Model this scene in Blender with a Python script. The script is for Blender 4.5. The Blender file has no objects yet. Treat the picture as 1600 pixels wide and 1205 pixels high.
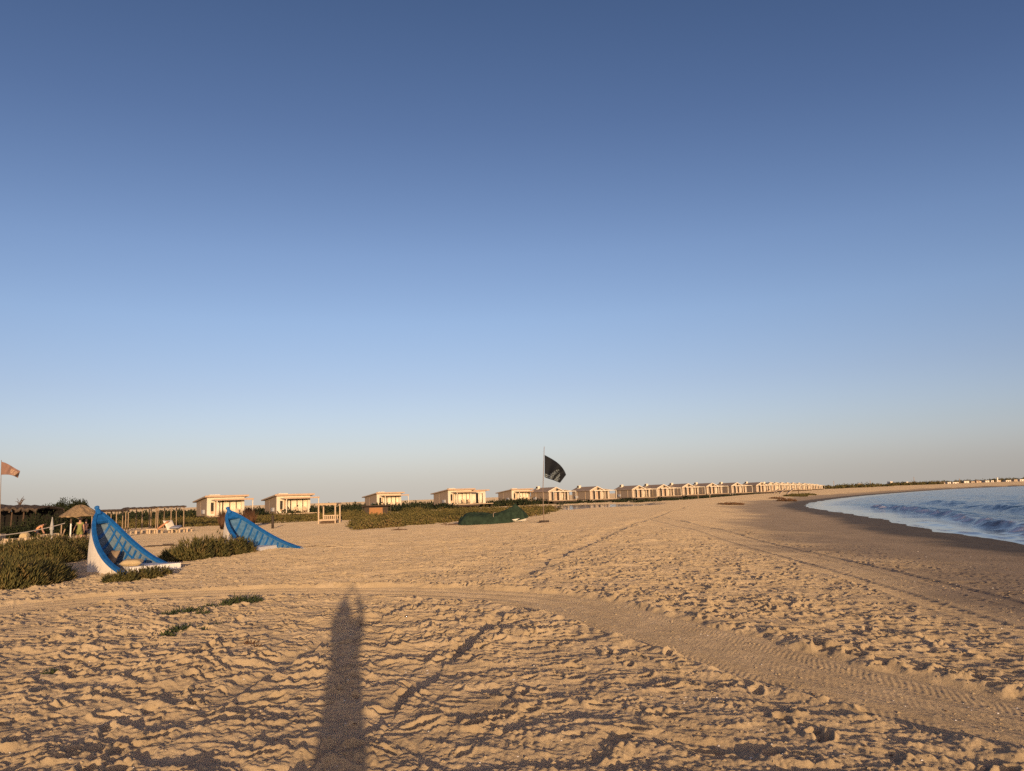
import bpy, bmesh, math, random
import numpy as np
from mathutils import Vector, Matrix

# ------------------------------------------------------------------ camera, sky, sun, exposure
SC = bpy.context.scene
COL = SC.collection
R = math.radians
H = 2.0                     # the phone is held above the head, two metres over the sand
FPX = 1202.0                # focal length in pixels of the 1600 px wide photograph
cam_d = bpy.data.cameras.new('camera'); cam = bpy.data.objects.new('camera', cam_d); COL.objects.link(cam)
cam_d.sensor_width = 36.0; cam_d.lens = 36.0 * FPX / 1600.0
cam_d.clip_start = 0.05; cam_d.clip_end = 20000
CM = Matrix.Rotation(R(90 + 8.21), 3, 'X') @ Matrix.Rotation(R(-1.9), 3, 'Z')
cam.matrix_world = Matrix.Translation((0, 0, H)) @ CM.to_4x4()
SC.camera = cam

def ray(px, py):
    return (CM @ Vector(((px - 800) / FPX, (602.5 - py) / FPX, -1))).normalized()
def at(px, py, z=0.0):      # point of the level z seen at a spot of the photograph
    d = ray(px, py); t = (z - H) / d.z
    return Vector((d.x * t, d.y * t, z))
def atd(px, py, dist):      # point at depth (y) dist
    d = ray(px, py); t = dist / d.y
    return Vector((d.x * t, dist, H + d.z * t))

ANTI = ray(549, 917)        # where the shadow of the lens falls: the light travels this way
SUN_EL = math.asin(-ANTI.z); SUN_AZ = math.atan2(-ANTI.x, -ANTI.y)   # azimuth from +Y, clockwise
sun_d = bpy.data.lights.new('sun', 'SUN'); sun = bpy.data.objects.new('sun', sun_d); COL.objects.link(sun)
sun.rotation_euler = ANTI.to_track_quat('-Z', 'Y').to_euler()
sun_d.energy = 5.0; sun_d.angle = R(0.53); sun_d.color = (1.0, 0.66, 0.36)

W = bpy.data.worlds.new('World'); SC.world = W; W.use_nodes = True
wn = W.node_tree.nodes; wl = W.node_tree.links
bg = wn['Background']; sky = wn.new('ShaderNodeTexSky'); sky.sky_type = 'NISHITA'; sky.sun_disc = False
sky.sun_elevation = SUN_EL; sky.sun_rotation = SUN_AZ
sky.altitude = 0; sky.air_density = 0.5; sky.dust_density = 1.6; sky.ozone_density = 2.0
sep = wn.new('ShaderNodeSeparateColor'); com = wn.new('ShaderNodeCombineColor')
wl.new(sky.outputs[0], sep.inputs[0])
# the lowest two degrees of sky are read a little higher up, which lifts the dark rim of the horizon
tcw = wn.new('ShaderNodeTexCoord'); sx = wn.new('ShaderNodeSeparateXYZ'); cx = wn.new('ShaderNodeCombineXYZ')
wl.new(tcw.outputs['Generated'], sx.inputs[0]); wl.new(sx.outputs[0], cx.inputs[0]); wl.new(sx.outputs[1], cx.inputs[1])
sm = wn.new('ShaderNodeMath'); sm.operation = 'SMOOTH_MAX'; sm.inputs[1].default_value = .03; sm.inputs[2].default_value = .06
wl.new(sx.outputs[2], sm.inputs[0]); wl.new(sm.outputs[0], cx.inputs[2]); wl.new(cx.outputs[0], sky.inputs[0])
for ch, (g, k) in enumerate(((1.464, 22.45), (1.253, 7.06), (1.023, 3.26))):      # power and gain per channel grade the sky colours
    pre = wn.new('ShaderNodeMath'); pre.operation = 'MULTIPLY'; pre.inputs[1].default_value = .15 * 2 ** -1.5
    po = wn.new('ShaderNodeMath'); po.operation = 'POWER'; po.inputs[1].default_value = g
    mu_ = wn.new('ShaderNodeMath'); mu_.operation = 'MULTIPLY'; mu_.inputs[1].default_value = k / .15
    mi = wn.new('ShaderNodeMath'); mi.operation = 'MINIMUM'; mi.inputs[1].default_value = ((1.7, 1.42, 1.18)[ch] / k) ** (1 / g)   # the glow round the sun does not run away
    wl.new(sep.outputs[ch], pre.inputs[0]); wl.new(pre.outputs[0], mi.inputs[0]); wl.new(mi.outputs[0], po.inputs[0]); wl.new(po.outputs[0], mu_.inputs[0]); wl.new(mu_.outputs[0], com.inputs[ch])
gr = wn.new('ShaderNodeValToRGB'); el = gr.color_ramp.elements      # bright belt of the lower sky, faint mauve rim
stops = [(0, (1.03, 1.04, 1.07)), (.075, (1.04, 1.03, 1.02)), (.14, (1.13, 1.09, 1.09)), (.225, (1.27, 1.25, 1.24)), (.305, (1.27, 1.24, 1.24)), (.45, (1.06, 1.03, 1.06)), (.57, (.97, .95, .96))]
el[0].position, el[0].color = 0, (*[c / 2 for c in stops[0][1]], 1); el[1].position, el[1].color = .57, (*[c / 2 for c in stops[-1][1]], 1)
for p_, c_ in stops[1:-1]:
    q_ = el.new(p_); q_.color = (*[c / 2 for c in c_], 1)
wl.new(sx.outputs[2], gr.inputs[0])
v1 = wn.new('ShaderNodeVectorMath'); v1.operation = 'MULTIPLY'; v2 = wn.new('ShaderNodeVectorMath'); v2.operation = 'SCALE'; v2.inputs['Scale'].default_value = 2
wl.new(com.outputs[0], v1.inputs[0]); wl.new(gr.outputs[0], v1.inputs[1]); wl.new(v1.outputs[0], v2.inputs[0])
wl.new(v2.outputs[0], bg.inputs[0]); bg.inputs[1].default_value = 0.15
vs = SC.view_settings; vs.view_transform = 'Standard'; vs.look = 'None'; vs.gamma = 1; vs.use_curve_mapping = False
vs.exposure = 0.0
SC.render.engine = 'CYCLES'
SC.cycles.use_denoising = False
SC.cycles.max_bounces = 6

# ------------------------------------------------------------------ helpers
rnd = random.Random(7)
def link(o, parent=None):
    COL.objects.link(o)
    if parent: o.parent = parent
    return o
def tag(o, label=None, cat=None, group=None, kind=None):
    if label: o['label'] = label
    if cat: o['category'] = cat
    if group: o['group'] = group
    if kind: o['kind'] = kind
    return o
def empty(name, loc, rz=0, label=None, cat=None, group=None):
    o = bpy.data.objects.new(name, None); o.location = loc; o.rotation_euler = (0, 0, rz)
    o.empty_display_size = 0.2
    return tag(link(o), label, cat, group)
def copy_tree(o, parent=None):
    c = o.copy(); COL.objects.link(c); c.parent = parent
    for ch in list(o.children): copy_tree(ch, c)
    return c

class MB:
    def __init__(s): s.v = []; s.f = []
    def add(s, vs_, fs):
        n = len(s.v); s.v += [tuple(p) for p in vs_]; s.f += [tuple(i + n for i in f) for f in fs]
    def box(s, c, d, rz=0.0, rot=None):
        M = rot if rot is not None else Matrix.Rotation(rz, 3, 'Z')
        c = Vector(c); pts = []
        for z in (-.5, .5):
            for x, y in ((-.5, -.5), (.5, -.5), (.5, .5), (-.5, .5)):
                pts.append(c + M @ Vector((x * d[0], y * d[1], z * d[2])))
        s.add(pts, [(3, 2, 1, 0), (4, 5, 6, 7), (0, 1, 5, 4), (1, 2, 6, 5), (2, 3, 7, 6), (3, 0, 4, 7)]); return s
    def hexa(s, b, t):        # four base points, four top points, counter-clockwise from above
        s.add(list(b) + list(t), [(3, 2, 1, 0), (4, 5, 6, 7), (0, 1, 5, 4), (1, 2, 6, 5), (2, 3, 7, 6), (3, 0, 4, 7)]); return s
    def bar(s, a, b, r0, r1=None, n=6):
        return s.tube([a, b], [r0, r0 if r1 is None else r1], n)
    def tube(s, path, rad, n=6, cap=True):
        P = [Vector(p) for p in path]
        if not hasattr(rad, '__len__'): rad = [rad] * len(P)
        base = len(s.v); up = Vector((0, 0, 1))
        for i, p in enumerate(P):
            t = (P[min(i + 1, len(P) - 1)] - P[max(i - 1, 0)]).normalized()
            ref = up if abs(t.z) < .95 else Vector((1, 0, 0))
            u = t.cross(ref).normalized(); w = u.cross(t)
            for k in range(n):
                an = 2 * math.pi * k / n
                s.v.append(tuple(p + (u * math.cos(an) + w * math.sin(an)) * rad[i]))
        for i in range(len(P) - 1):
            for k in range(n):
                a = base + i * n + k; b = base + i * n + (k + 1) % n
                s.f.append((a, b, b + n, a + n))
        if cap:
            s.f.append(tuple(base + k for k in range(n))[::-1])
            s.f.append(tuple(base + (len(P) - 1) * n + k for k in range(n)))
        return s
    def lathe(s, prof, n=16, c=(0, 0, 0)):
        base = len(s.v); c = Vector(c)
        for r, z in prof:
            for k in range(n):
                an = 2 * math.pi * k / n
                s.v.append((c.x + r * math.cos(an), c.y + r * math.sin(an), c.z + z))
        for i in range(len(prof) - 1):
            for k in range(n):
                a = base + i * n + k; b = base + i * n + (k + 1) % n
                s.f.append((a, b, b + n, a + n))
        s.f.append(tuple(base + k for k in range(n))[::-1]); s.f.append(tuple(base + (len(prof) - 1) * n + k for k in range(n)))
        return s
    def grid(s, pts):          # pts[i][j]
        base = len(s.v); m = len(pts[0])
        for r_ in pts: s.v += [tuple(p) for p in r_]
        for i in range(len(pts) - 1):
            for j in range(m - 1):
                a = base + i * m + j; s.f.append((a, a + 1, a + m + 1, a + m))
        return s
    def build(s, name, mat, parent=None, smooth=False, bevel=0, solid=0):
        me = bpy.data.meshes.new(name); me.from_pydata(s.v, [], s.f); me.update()
        if mat: me.materials.append(mat)
        if smooth:
            me.polygons.foreach_set('use_smooth', [True] * len(me.polygons))
        o = bpy.data.objects.new(name, me); link(o, parent)
        if solid:
            m = o.modifiers.new('solid', 'SOLIDIFY'); m.thickness = solid; m.offset = 0
        if bevel:
            m = o.modifiers.new('bevel', 'BEVEL'); m.width = bevel; m.segments = 2; m.limit_method = 'ANGLE'
        return o

def mat(name, col, rough=.8, var=.12, scale=6.0, bump=0.0, bscale=40.0, spec=.3, col2=None, stretch=None, streak=0.5):
    m = bpy.data.materials.new(name); m.use_nodes = True; nt = m.node_tree; b = nt.nodes['Principled BSDF']
    b.inputs['Roughness'].default_value = rough; b.inputs['Specular IOR Level'].default_value = spec
    tc = nt.nodes.new('ShaderNodeTexCoord'); mp = nt.nodes.new('ShaderNodeMapping')
    nt.links.new(tc.outputs['Object'], mp.inputs[0])
    if stretch: mp.inputs['Scale'].default_value = stretch
    no = nt.nodes.new('ShaderNodeTexNoise'); no.inputs['Scale'].default_value = scale; no.inputs['Detail'].default_value = 6
    no.inputs['Roughness'].default_value = .65
    nt.links.new(mp.outputs[0], no.inputs['Vector'])
    cr = nt.nodes.new('ShaderNodeValToRGB')
    a = [max(0, c * (1 - var)) for c in col]; c2 = col2 if col2 else [min(1, c * (1 + var)) for c in col]
    cr.color_ramp.elements[0].position = .3; cr.color_ramp.elements[1].position = .7
    cr.color_ramp.elements[0].color = (*a, 1); cr.color_ramp.elements[1].color = (*c2, 1)
    nt.links.new(no.outputs[0], cr.inputs[0]); nt.links.new(cr.outputs[0], b.inputs['Base Color'])
    if bump:
        n2 = nt.nodes.new('ShaderNodeTexNoise'); n2.inputs['Scale'].default_value = bscale; n2.inputs['Detail'].default_value = 4
        nt.links.new(mp.outputs[0], n2.inputs['Vector'])
        bp = nt.nodes.new('ShaderNodeBump'); bp.inputs['Strength'].default_value = 1; bp.inputs['Distance'].default_value = bump
        nt.links.new(n2.outputs[0], bp.inputs['Height']); nt.links.new(bp.outputs[0], b.inputs['Normal'])
    return m

# ------------------------------------------------------------------ numpy noise
_rs = np.random.RandomState(11)
_perm = _rs.permutation(4096).astype(np.int64); _ang = _rs.rand(4096) * 2 * np.pi
_gx = np.cos(_ang); _gy = np.sin(_ang)
def perlin(x, y, seed=0):
    xi = np.floor(x).astype(np.int64); yi = np.floor(y).astype(np.int64)
    xf = x - xi; yf = y - yi
    u = xf * xf * xf * (xf * (xf * 6 - 15) + 10); v = yf * yf * yf * (yf * (yf * 6 - 15) + 10)
    def g(ix, iy, fx, fy):
        h = _perm[(_perm[(ix + seed * 131) & 4095] + iy * 7 + seed * 17) & 4095]
        return _gx[h] * fx + _gy[h] * fy
    a = g(xi, yi, xf, yf); b = g(xi + 1, yi, xf - 1, yf); c = g(xi, yi + 1, xf, yf - 1); d = g(xi + 1, yi + 1, xf - 1, yf - 1)
    return (a + (b - a) * u + (c - a) * v + (a - b - c + d) * u * v) * 1.5
def smooth(a, b, x):
    t = np.clip((x - a) / (b - a), 0, 1); return t * t * (3 - 2 * t)
def polydist(x, y, P, near=None):         # distance to a polyline, side (+ left of travel), length along it
    if near:
        px = [p[0] for p in P]; py = [p[1] for p in P]
        m = (x > min(px) - near) & (x < max(px) + near) & (y > min(py) - near) & (y < max(py) + near)
        o = [np.full(x.shape, 1e3), np.ones(x.shape), np.zeros(x.shape)]
        for k, a in enumerate(polydist(x[m], y[m], P)): o[k][m] = a
        return o
    best = np.full(x.shape, 1e9); side = np.zeros(x.shape); along = np.zeros(x.shape); acc = 0
    for i in range(len(P) - 1):
        ax, ay = P[i][0], P[i][1]; bx, by = P[i + 1][0], P[i + 1][1]
        dx, dy = bx - ax, by - ay; L2 = dx * dx + dy * dy; L = math.sqrt(L2)
        t = np.clip(((x - ax) * dx + (y - ay) * dy) / L2, 0, 1)
        d = np.hypot(x - ax - t * dx, y - ay - t * dy)
        m = d < best - 1e-6
        cr = dx * (y - ay) - dy * (x - ax)
        best = np.where(m, d, best); side = np.where(m, np.sign(cr), side); along = np.where(m, acc + t * L, along)
        acc += L
    return best, side, along
def chaikin(P, n=2):
    P = [Vector((p[0], p[1], 0)) for p in P]
    for _ in range(n):
        Q = [P[0]]
        for a, b in zip(P[:-1], P[1:]): Q += [a * .75 + b * .25, a * .25 + b * .75]
        P = Q + [P[-1]]
    return P

# ------------------------------------------------------------------ the lie of the land
SEA = -0.8
LAG = -0.5
_shore_px = [(1600, 851), (1530, 839), (1440, 827), (1370, 810), (1320, 802), (1272, 795), (1254, 790), (1275, 783.5), (1340, 775.5), (1400, 770.5), (1440, 767.5), (1500, 763.5), (1600, 759.5)]
SHORE = chaikin([(5, -400), (10, -60), (17, 0), (20.5, 18)] + [at(x, y, SEA) for x, y in _shore_px] + [(420, 400), (1200, 640), (4000, 900), (12000, 800)], 2)
CREST = chaikin([(-60, -40), (-26, 5)] + [at(x, y) for x, y in [(0, 927), (110, 906), (280, 884), (400, 866), (470, 850), (560, 829), (720, 818), (860, 801), (1000, 787), (1150, 775)]] + [(150, 420), (250, 560)], 2)
TRACK1 = chaikin([at(x, y) for x, y in [(-120, 975), (0, 950), (200, 930), (420, 923), (620, 922), (760, 928), (860, 936), (1000, 967), (1200, 1017), (1400, 1056), (1600, 1092), (1800, 1120)]], 2)
TRACK2 = chaikin([at(x, y) for x, y in [(700, 822), (880, 812), (1000, 806), (1080, 819), (1200, 846), (1350, 878), (1480, 905), (1600, 932), (1760, 965)]], 2)
RUTS = [([(330, 1300), (440, 1225), (500, 1200), (640, 1105), (700, 1045), (770, 985), (815, 945)], .20, .028),
        ([(300, 1140), (420, 1062), (520, 1005), (600, 972), (672, 935)], .30, .025),
        ([(835, 905), (862, 878), (930, 852), (985, 824), (1010, 812)], .7, .05),
        ([(940, 838), (990, 820), (1020, 810), (1080, 790)], .6, .03)]
RUTS = [(chaikin([at(x, y) for x, y in p], 2), w, d) for p, w, d in RUTS]

def ground_base(x, y):
    """height without the small relief; x, y numpy arrays"""
    d, s, al = polydist(x, y, SHORE)
    inl = d * s                                     # + inland (left of the shoreline's travel)
    wig = perlin(x / 9, y / 9, 3) * 1.0
    e = inl + wig * smooth(2, 15, np.abs(inl)) * 1.5 + (perlin(x / 3.1, y / 3.1, 4) * .5 + perlin(x / .9, y / .9, 6) * .12) * smooth(6, 1, np.abs(inl))
    up = SEA + np.clip(e, -25, 0) * 0.07 + np.clip(e, 0, 7) * .035 + (-SEA - .245) * smooth(5, 19, e)
    dc, sc, _ = polydist(x, y, CREST)
    back = dc * sc                                  # + behind the crest
    up = up - smooth(-.5, 7, back) * .32 * smooth(0, 6, e)
    lx, ly = LAGC.x, LAGC.y
    q = ((x - lx) / 11) ** 2 + ((y - ly) / 36) ** 2
    up = up - .85 * (1 - smooth(.55, 1.3, q))
    far = np.hypot(x, y)
    up = up + perlin(x / 14 + 5, y / 14, 5) * .07 * smooth(4, 14, e) * smooth(6, 30, far)
    return up, inl, back
LAGC = at(928, 791.8, LAG)
def gz(x, y):
    return float(ground_base(np.array([float(x)]), np.array([float(y)]))[0][0])
def on(px, py):             # the spot of the bare ground seen at a place of the photograph
    z = 0.0
    for _ in range(8):
        p = at(px, py, z); z = .5 * z + .5 * gz(p.x, p.y)
    p = at(px, py, z); return Vector((p.x, p.y, gz(p.x, p.y)))

# ------------------------------------------------------------------ sand
def make_sand():
    dense = np.arange(-47, 47.001, .066)
    th = np.concatenate([dense, np.arange(48.5, 312.6, 3.0)]) * np.pi / 180
    rr = [.6, 1.2, 1.8, 2.3, 2.8]; r = 2.8
    while r < 9000:
        r *= 1 + (.0028 if 3.8 < r < 55 else .006 if r < 110 else .012 if r < 300 else .03 if r < 1000 else .1); rr.append(r)
    rr = np.array(rr); nr, nt = len(rr), len(th)
    T, Rr = np.meshgrid(th, rr)
    x = (Rr * np.sin(T)).ravel(); y = (Rr * np.cos(T)).ravel(); far = Rr.ravel()
    z, inl, back = ground_base(x, y)
    step = np.maximum(far * .0030, far * .00115) + np.where(far > 55, far * .004, 0)
    def oct_(lam, seed, ax=1.0, ang=0.0):
        ca, sa = math.cos(ang), math.sin(ang)
        u = (x * ca + y * sa) / ax; v = -x * sa + y * ca
        return perlin(u / lam, v / lam, seed) * smooth(1.5, 3.5, lam / step)
    # smooth / disturbed mask
    dry = smooth(5, 15, inl)
    d1, s1, l1 = polydist(x, y, TRACK1, 3); d2, s2, l2 = polydist(x, y, TRACK2, 3)
    e1 = perlin(x * .9, y * .9, 21) * .22 + perlin(x * 3, y * 3, 23) * .12
    t1 = 1 - smooth(.90, 1.10, d1 + e1 * .8); t2 = (1 - smooth(.9, 1.3, d2 + e1)) * smooth(6, 20, l2)
    calm = np.maximum(t1, t2 * .85)
    # trampled crust: warped ridges with sharp crests, elongated along the wind
    wx = oct_(.9, 31) * .22; wy = oct_(.9, 32) * .22
    def ridge(lam, seed, ax):
        a = -.12; ca, sa = math.cos(a), math.sin(a)
        u = ((x + wx) * ca + (y + wy) * sa) / ax; v = -(x + wx) * sa + (y + wy) * ca
        n = perlin(u / lam, v / lam, seed) * smooth(1.5, 3.5, lam / step)
        return (1 - np.abs(n) * 1.9), n
    rA, nA = ridge(.43, 41, 1.7); rB, nB = ridge(.22, 42, 1.5); rC, nC = ridge(.115, 43, 1.2)
    big = oct_(1.6, 44) * .02 + oct_(.8, 47, 1.3) * .022
    pat = .55 + .75 * smooth(-.35, .4, oct_(3.5, 45)) * (.6 + .4 * smooth(-.3, .3, oct_(1.2, 46)))
    rel = (rA ** 2 * .031 + rB ** 2 * .020 + rC * .011 + nA * .018 + nB * .014) * pat
    crumb = smooth(.35, .95, rA) * smooth(-.2, .35, oct_(.6, 57))
    fine = (oct_(.11, 50) * .009 + np.abs(oct_(.16, 58)) * .022 * smooth(8, 18, far) + np.abs(oct_(.08, 51)) * .020 + np.abs(oct_(.05, 52)) * .015 + np.abs(oct_(.03, 53)) * .009) * (.30 + pat * .45 + crumb * 1.2)
    # broken crust: little scarps where a slow noise crosses levels
    tq = oct_(.7, 55, 1.3) * 1.6 + oct_(.22, 56) * .55
    scarp = (np.floor(tq * 2.2) + smooth(.72, 1.0, tq * 2.2 - np.floor(tq * 2.2))) * .011
    left = smooth(6, -6, x - y * .12) * smooth(25, 9, far)
    rough = dry * (1 - calm * .98) * (.66 + .34 * left)
    rough = rough * (1 - .30 * smooth(9, 20, y) * smooth(30, 14, y) * smooth(2, -6, x) )      # calmer sand in front of the boats
    rough = rough * (.54 + .46 * smooth(4.5, 10, far)) * (.8 + .2 * smooth(60, 25, far)) * (1 + .35 * smooth(14, 30, far))
    zz = big * dry * (1 - calm) + (rel + scarp * pat) * rough + fine * (.12 + .88 * dry) * (1 - calm * .8)
    # footprints
    rs = np.random.RandomState(5)
    fx, fy, fa, fs, fd = [], [], [], [], []
    def walk(p, heading, n):
        for k in range(n):
            heading += rs.normal(0, .07); sgn = 1 if k % 2 else -1
            p = p + np.array([math.sin(heading), math.cos(heading)]) * .68
            o = np.array([math.cos(heading), -math.sin(heading)]) * .11 * sgn
            fx.append(p[0] + o[0]); fy.append(p[1] + o[1]); fa.append(heading); fs.append(rs.uniform(.85, 1.2)); fd.append(rs.uniform(.03, .06))
    for k in range(95):
        dd = rs.uniform(3, 42) ; a = rs.uniform(-.85, .75)
        walk(np.array([dd * math.sin(a), dd * math.cos(a)]), rs.uniform(0, 6.28), rs.randint(8, 30))
    for k in range(26):
        a = TRACK1[int(len(TRACK1) * rs.uniform(.5, .95))]
        walk(np.array([a.x, a.y + 1.4]), 2.0 + rs.normal(0, .15), 18)
    for k in range(1500):
        dd = math.sqrt(rs.uniform(9, 38 ** 2)); a = rs.uniform(-.85, .75)
        fx.append(dd * math.sin(a)); fy.append(dd * math.cos(a)); fa.append(rs.uniform(0, 6.28)); fs.append(rs.uniform(.6, 1.3)); fd.append(rs.uniform(.015, .05))
    for k in range(5200):
        dd = math.sqrt(rs.uniform(64, 44 ** 2)); a = rs.uniform(-.75, .72)
        fx.append(dd * math.sin(a)); fy.append(dd * math.cos(a)); fa.append(rs.uniform(0, 6.28)); fs.append(rs.uniform(.45, 1.0)); fd.append(rs.uniform(.02, .05))
    foot = np.zeros_like(zz); cell = {}
    order_r = np.hypot(fx, fy)
    zz2 = zz.reshape(nr, nt); F2 = foot.reshape(nr, nt); X2 = x.reshape(nr, nt); Y2 = y.reshape(nr, nt); nd = len(dense)
    for k in range(len(fx)):
        r0 = order_r[k]; t0 = math.degrees(math.atan2(fx[k], fy[k]))
        if r0 < 3.2 or abs(t0) > 46 or r0 > 60: continue
        i0 = np.searchsorted(rr, r0 - .3); i1 = np.searchsorted(rr, r0 + .3) + 1
        w = math.degrees(.3 / r0); j0 = max(0, int((t0 - w + 47) / .066)); j1 = min(nd, int((t0 + w + 47) / .066) + 2)
        fade_ = 1.0 if r0 > 7 else .6
        xx = X2[i0:i1, j0:j1] - fx[k]; yy = Y2[i0:i1, j0:j1] - fy[k]
        sh, ch = math.sin(fa[k]), math.cos(fa[k])
        lu = (xx * sh + yy * ch) / (.155 * fs[k]); lv = (xx * ch - yy * sh) / (.068 * fs[k] * (1 + .15 * np.clip(lu, -1, 1)))
        q = np.sqrt(lu * lu + lv * lv)
        dep = -fd[k] * (1 - smooth(.55, 1.0, q)) + fd[k] * .55 * np.exp(-((q - 1.25) / .22) ** 2) * (1 + .6 * lu / 1.5)
        F2[i0:i1, j0:j1] += dep * fade_
    foot = np.clip(F2.ravel(), -.065, .05) * dry * (1 - t1 * .97) * (1 - .7 * t2) * (.7 + .3 * pat) + F2.ravel() * (1 - dry) * smooth(1, 6, inl) * .15
    zz = zz + foot
    # wheel tracks: pressed band, ribs along it, a thrown-up lip
    c1 = d1 * s1; c2 = d2 * s2
    zz += t1 * (-.035 + .013 * np.sin(c1 * 11 + 1 + e1 * 2) * smooth(1.2, .9, d1) + .004 * np.sin(c1 * 41 + e1 * 5)) + .028 * np.exp(-((d1 + e1 * .8 - 1.16) / .12) ** 2) * (.4 + .9 * smooth(-.1, .3, oct_(.33, 61)))
    trd = np.sin((l1 + np.abs(np.mod(c1, .7) - .35) * .8 + perlin(x * 2, y * 2, 62) * .05) * 2 * np.pi / .085) * smooth(.05, .09, 1 / far)
    zz += t1 * .0025 * trd * (.4 + .6 * smooth(-.2, .3, np.sin(c1 * 5)))
    rib2 = (1 - smooth(.16, .26, np.abs(np.abs(d2 + e1 * .1) - .85)))
    zz += smooth(6, 20, l2) * rib2 * (-.016 + .012 * np.sin((l2 + d2 * .6) * 2 * np.pi / .36 + e1 * 2) * smooth(34, 18, far) * (c2 < 0)) + .015 * np.exp(-((np.abs(d2 - .85) - .33) / .1) ** 2) * smooth(6, 20, l2)
    for P, w, dp in RUTS:
        d, s, l = polydist(x, y, P, 3); c = d * s + perlin(x * 1.3, y * 1.3, 71) * .10 * (1 if w < .5 else 3) + perlin(x * 5, y * 5, 72) * .03
        ends = smooth(0, .6, l) * smooth(0, .8, (l.max() - l)) * (d < 900)
        dp = dp * (.25 + .95 * smooth(-.35, .35, perlin(l / 1.1, l * 0 + .3 + w, 73)))
        inside = smooth(-w * .08, w * .08, c) * (1 - smooth(w * .75, w * 1.25, c)) * ends
        zz = zz * (1 - inside * .6) - inside * dp + dp * .45 * np.exp(-((c + w * .22) / (w * .22)) ** 2) * ends
    # smooth hummocks to carry plants
    z = z + zz * smooth(2.0, 3.4, far)
    wet = smooth(4.6, 2.4, inl + perlin(x / 5, y / 5, 81) * 1.0 + perlin(x / 1.3, y / 1.3, 82) * .4)
    damp = smooth(13, 8, inl + perlin(x / 7, y / 7, 83) * 3.0 + perlin(x / 2, y / 2, 84) * 1.2)
    v = np.empty((nr * nt + 1, 3)); v[:-1, 0] = x; v[:-1, 1] = y; v[:-1, 2] = z; v[-1] = (0, 0, gz(0, 0))
    ii, jj = np.meshgrid(np.arange(nr - 1), np.arange(nt), indexing='ij'); j2 = (jj + 1) % nt
    quads = np.stack([ii * nt + jj, ii * nt + j2, (ii + 1) * nt + j2, (ii + 1) * nt + jj], -1).reshape(-1, 4)[:, ::-1]
    fan = [(len(v) - 1, (j + 1) % nt, j) for j in range(nt)]
    me = bpy.data.meshes.new('sand')
    nq, nf = len(quads), len(fan)
    me.vertices.add(len(v)); me.vertices.foreach_set('co', v.ravel().astype(np.float32))
    loops = np.concatenate([quads.ravel(), np.array(fan).ravel()]).astype(np.int32)
    me.loops.add(len(loops)); me.loops.foreach_set('vertex_index', loops)
    starts = np.concatenate([np.arange(nq) * 4, nq * 4 + np.arange(nf) * 3]).astype(np.int32)
    me.polygons.add(nq + nf); me.polygons.foreach_set('loop_start', starts)
    me.update(calc_edges=True)
    me.polygons.foreach_set('use_smooth', np.ones(nq + nf, dtype=bool))
    at_ = me.attributes.new('wet', 'FLOAT', 'POINT'); at_.data.foreach_set('value', np.append(wet, 0).astype(np.float32))
    at_ = me.attributes.new('damp', 'FLOAT', 'POINT'); at_.data.foreach_set('value', np.append(damp, 0).astype(np.float32))
    o = bpy.data.objects.new('sand', me); COL.objects.link(o); o['kind'] = 'structure'
    m = bpy.data.materials.new('sand'); m.use_nodes = True; nt_ = m.node_tree; N = nt_.nodes; L = nt_.links
    b = N['Principled BSDF']
    geo = N.new('ShaderNodeNewGeometry')
    def noise(sc, det=5, rg=.6, vec=None):
        n = N.new('ShaderNodeTexNoise'); n.inputs['Scale'].default_value = sc; n.inputs['Detail'].default_value = det; n.inputs['Roughness'].default_value = rg
        L.new(vec or geo.outputs['Position'], n.inputs['Vector']); return n.outputs[0]
    def ramp(src, stops):
        c = N.new('ShaderNodeValToRGB'); e = c.color_ramp.elements
        e[0].position, e[0].color = stops[0][0], (*stops[0][1], 1); e[1].position, e[1].color = stops[-1][0], (*stops[-1][1], 1)
        for p, q in stops[1:-1]:
            k = e.new(p); k.color = (*q, 1)
        L.new(src, c.inputs[0]); return c.outputs[0]
    def mix(f, a, c):
        n = N.new('ShaderNodeMix'); n.data_type = 'RGBA'
        L.new(f, n.inputs[0]); L.new(a, n.inputs[6]); L.new(c, n.inputs[7]); return n.outputs[2]
    dry_c = ramp(noise(1.1, 8, .7), [(.3, (.36, .286, .180)), (.5, (.425, .341, .217)), (.7, (.495, .402, .265))])
    grit = ramp(noise(170, 2, .8), [(.33, (.62, .6, .58)), (.5, (1, 1, 1)), (.72, (1.12, 1.12, 1.12))])
    mu = N.new('ShaderNodeMix'); mu.data_type = 'RGBA'; mu.blend_type = 'MULTIPLY'; mu.inputs[0].default_value = .8
    L.new(dry_c, mu.inputs[6]); L.new(grit, mu.inputs[7])
    ad = N.new('ShaderNodeAttribute'); ad.attribute_name = 'damp'; aw = N.new('ShaderNodeAttribute'); aw.attribute_name = 'wet'
    damp_c = ramp(noise(.7, 7, .7), [(.3, (.158, .130, .098)), (.7, (.225, .187, .143))])
    wet_c = ramp(noise(.9, 6, .65), [(.3, (.050, .044, .036)), (.7, (.075, .066, .053))])
    c = mix(ad.outputs['Fac'], mu.outputs[2], damp_c); c = mix(aw.outputs['Fac'], c, wet_c)
    L.new(c, b.inputs['Base Color'])
    mr = N.new('ShaderNodeMapRange'); mr.inputs[3].default_value = .95; mr.inputs[4].default_value = .75
    L.new(aw.outputs['Fac'], mr.inputs[0]); L.new(mr.outputs[0], b.inputs['Roughness'])
    b.inputs['Specular IOR Level'].default_value = .15
    b.inputs['Diffuse Roughness'].default_value = .85
    n1 = noise(22, 7, .75); n2 = noise(3.2, 6, .65)
    b1 = N.new('ShaderNodeBump'); b1.inputs['Distance'].default_value = .03; b1.inputs['Strength'].default_value = .85
    L.new(n2, b1.inputs['Height'])
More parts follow.
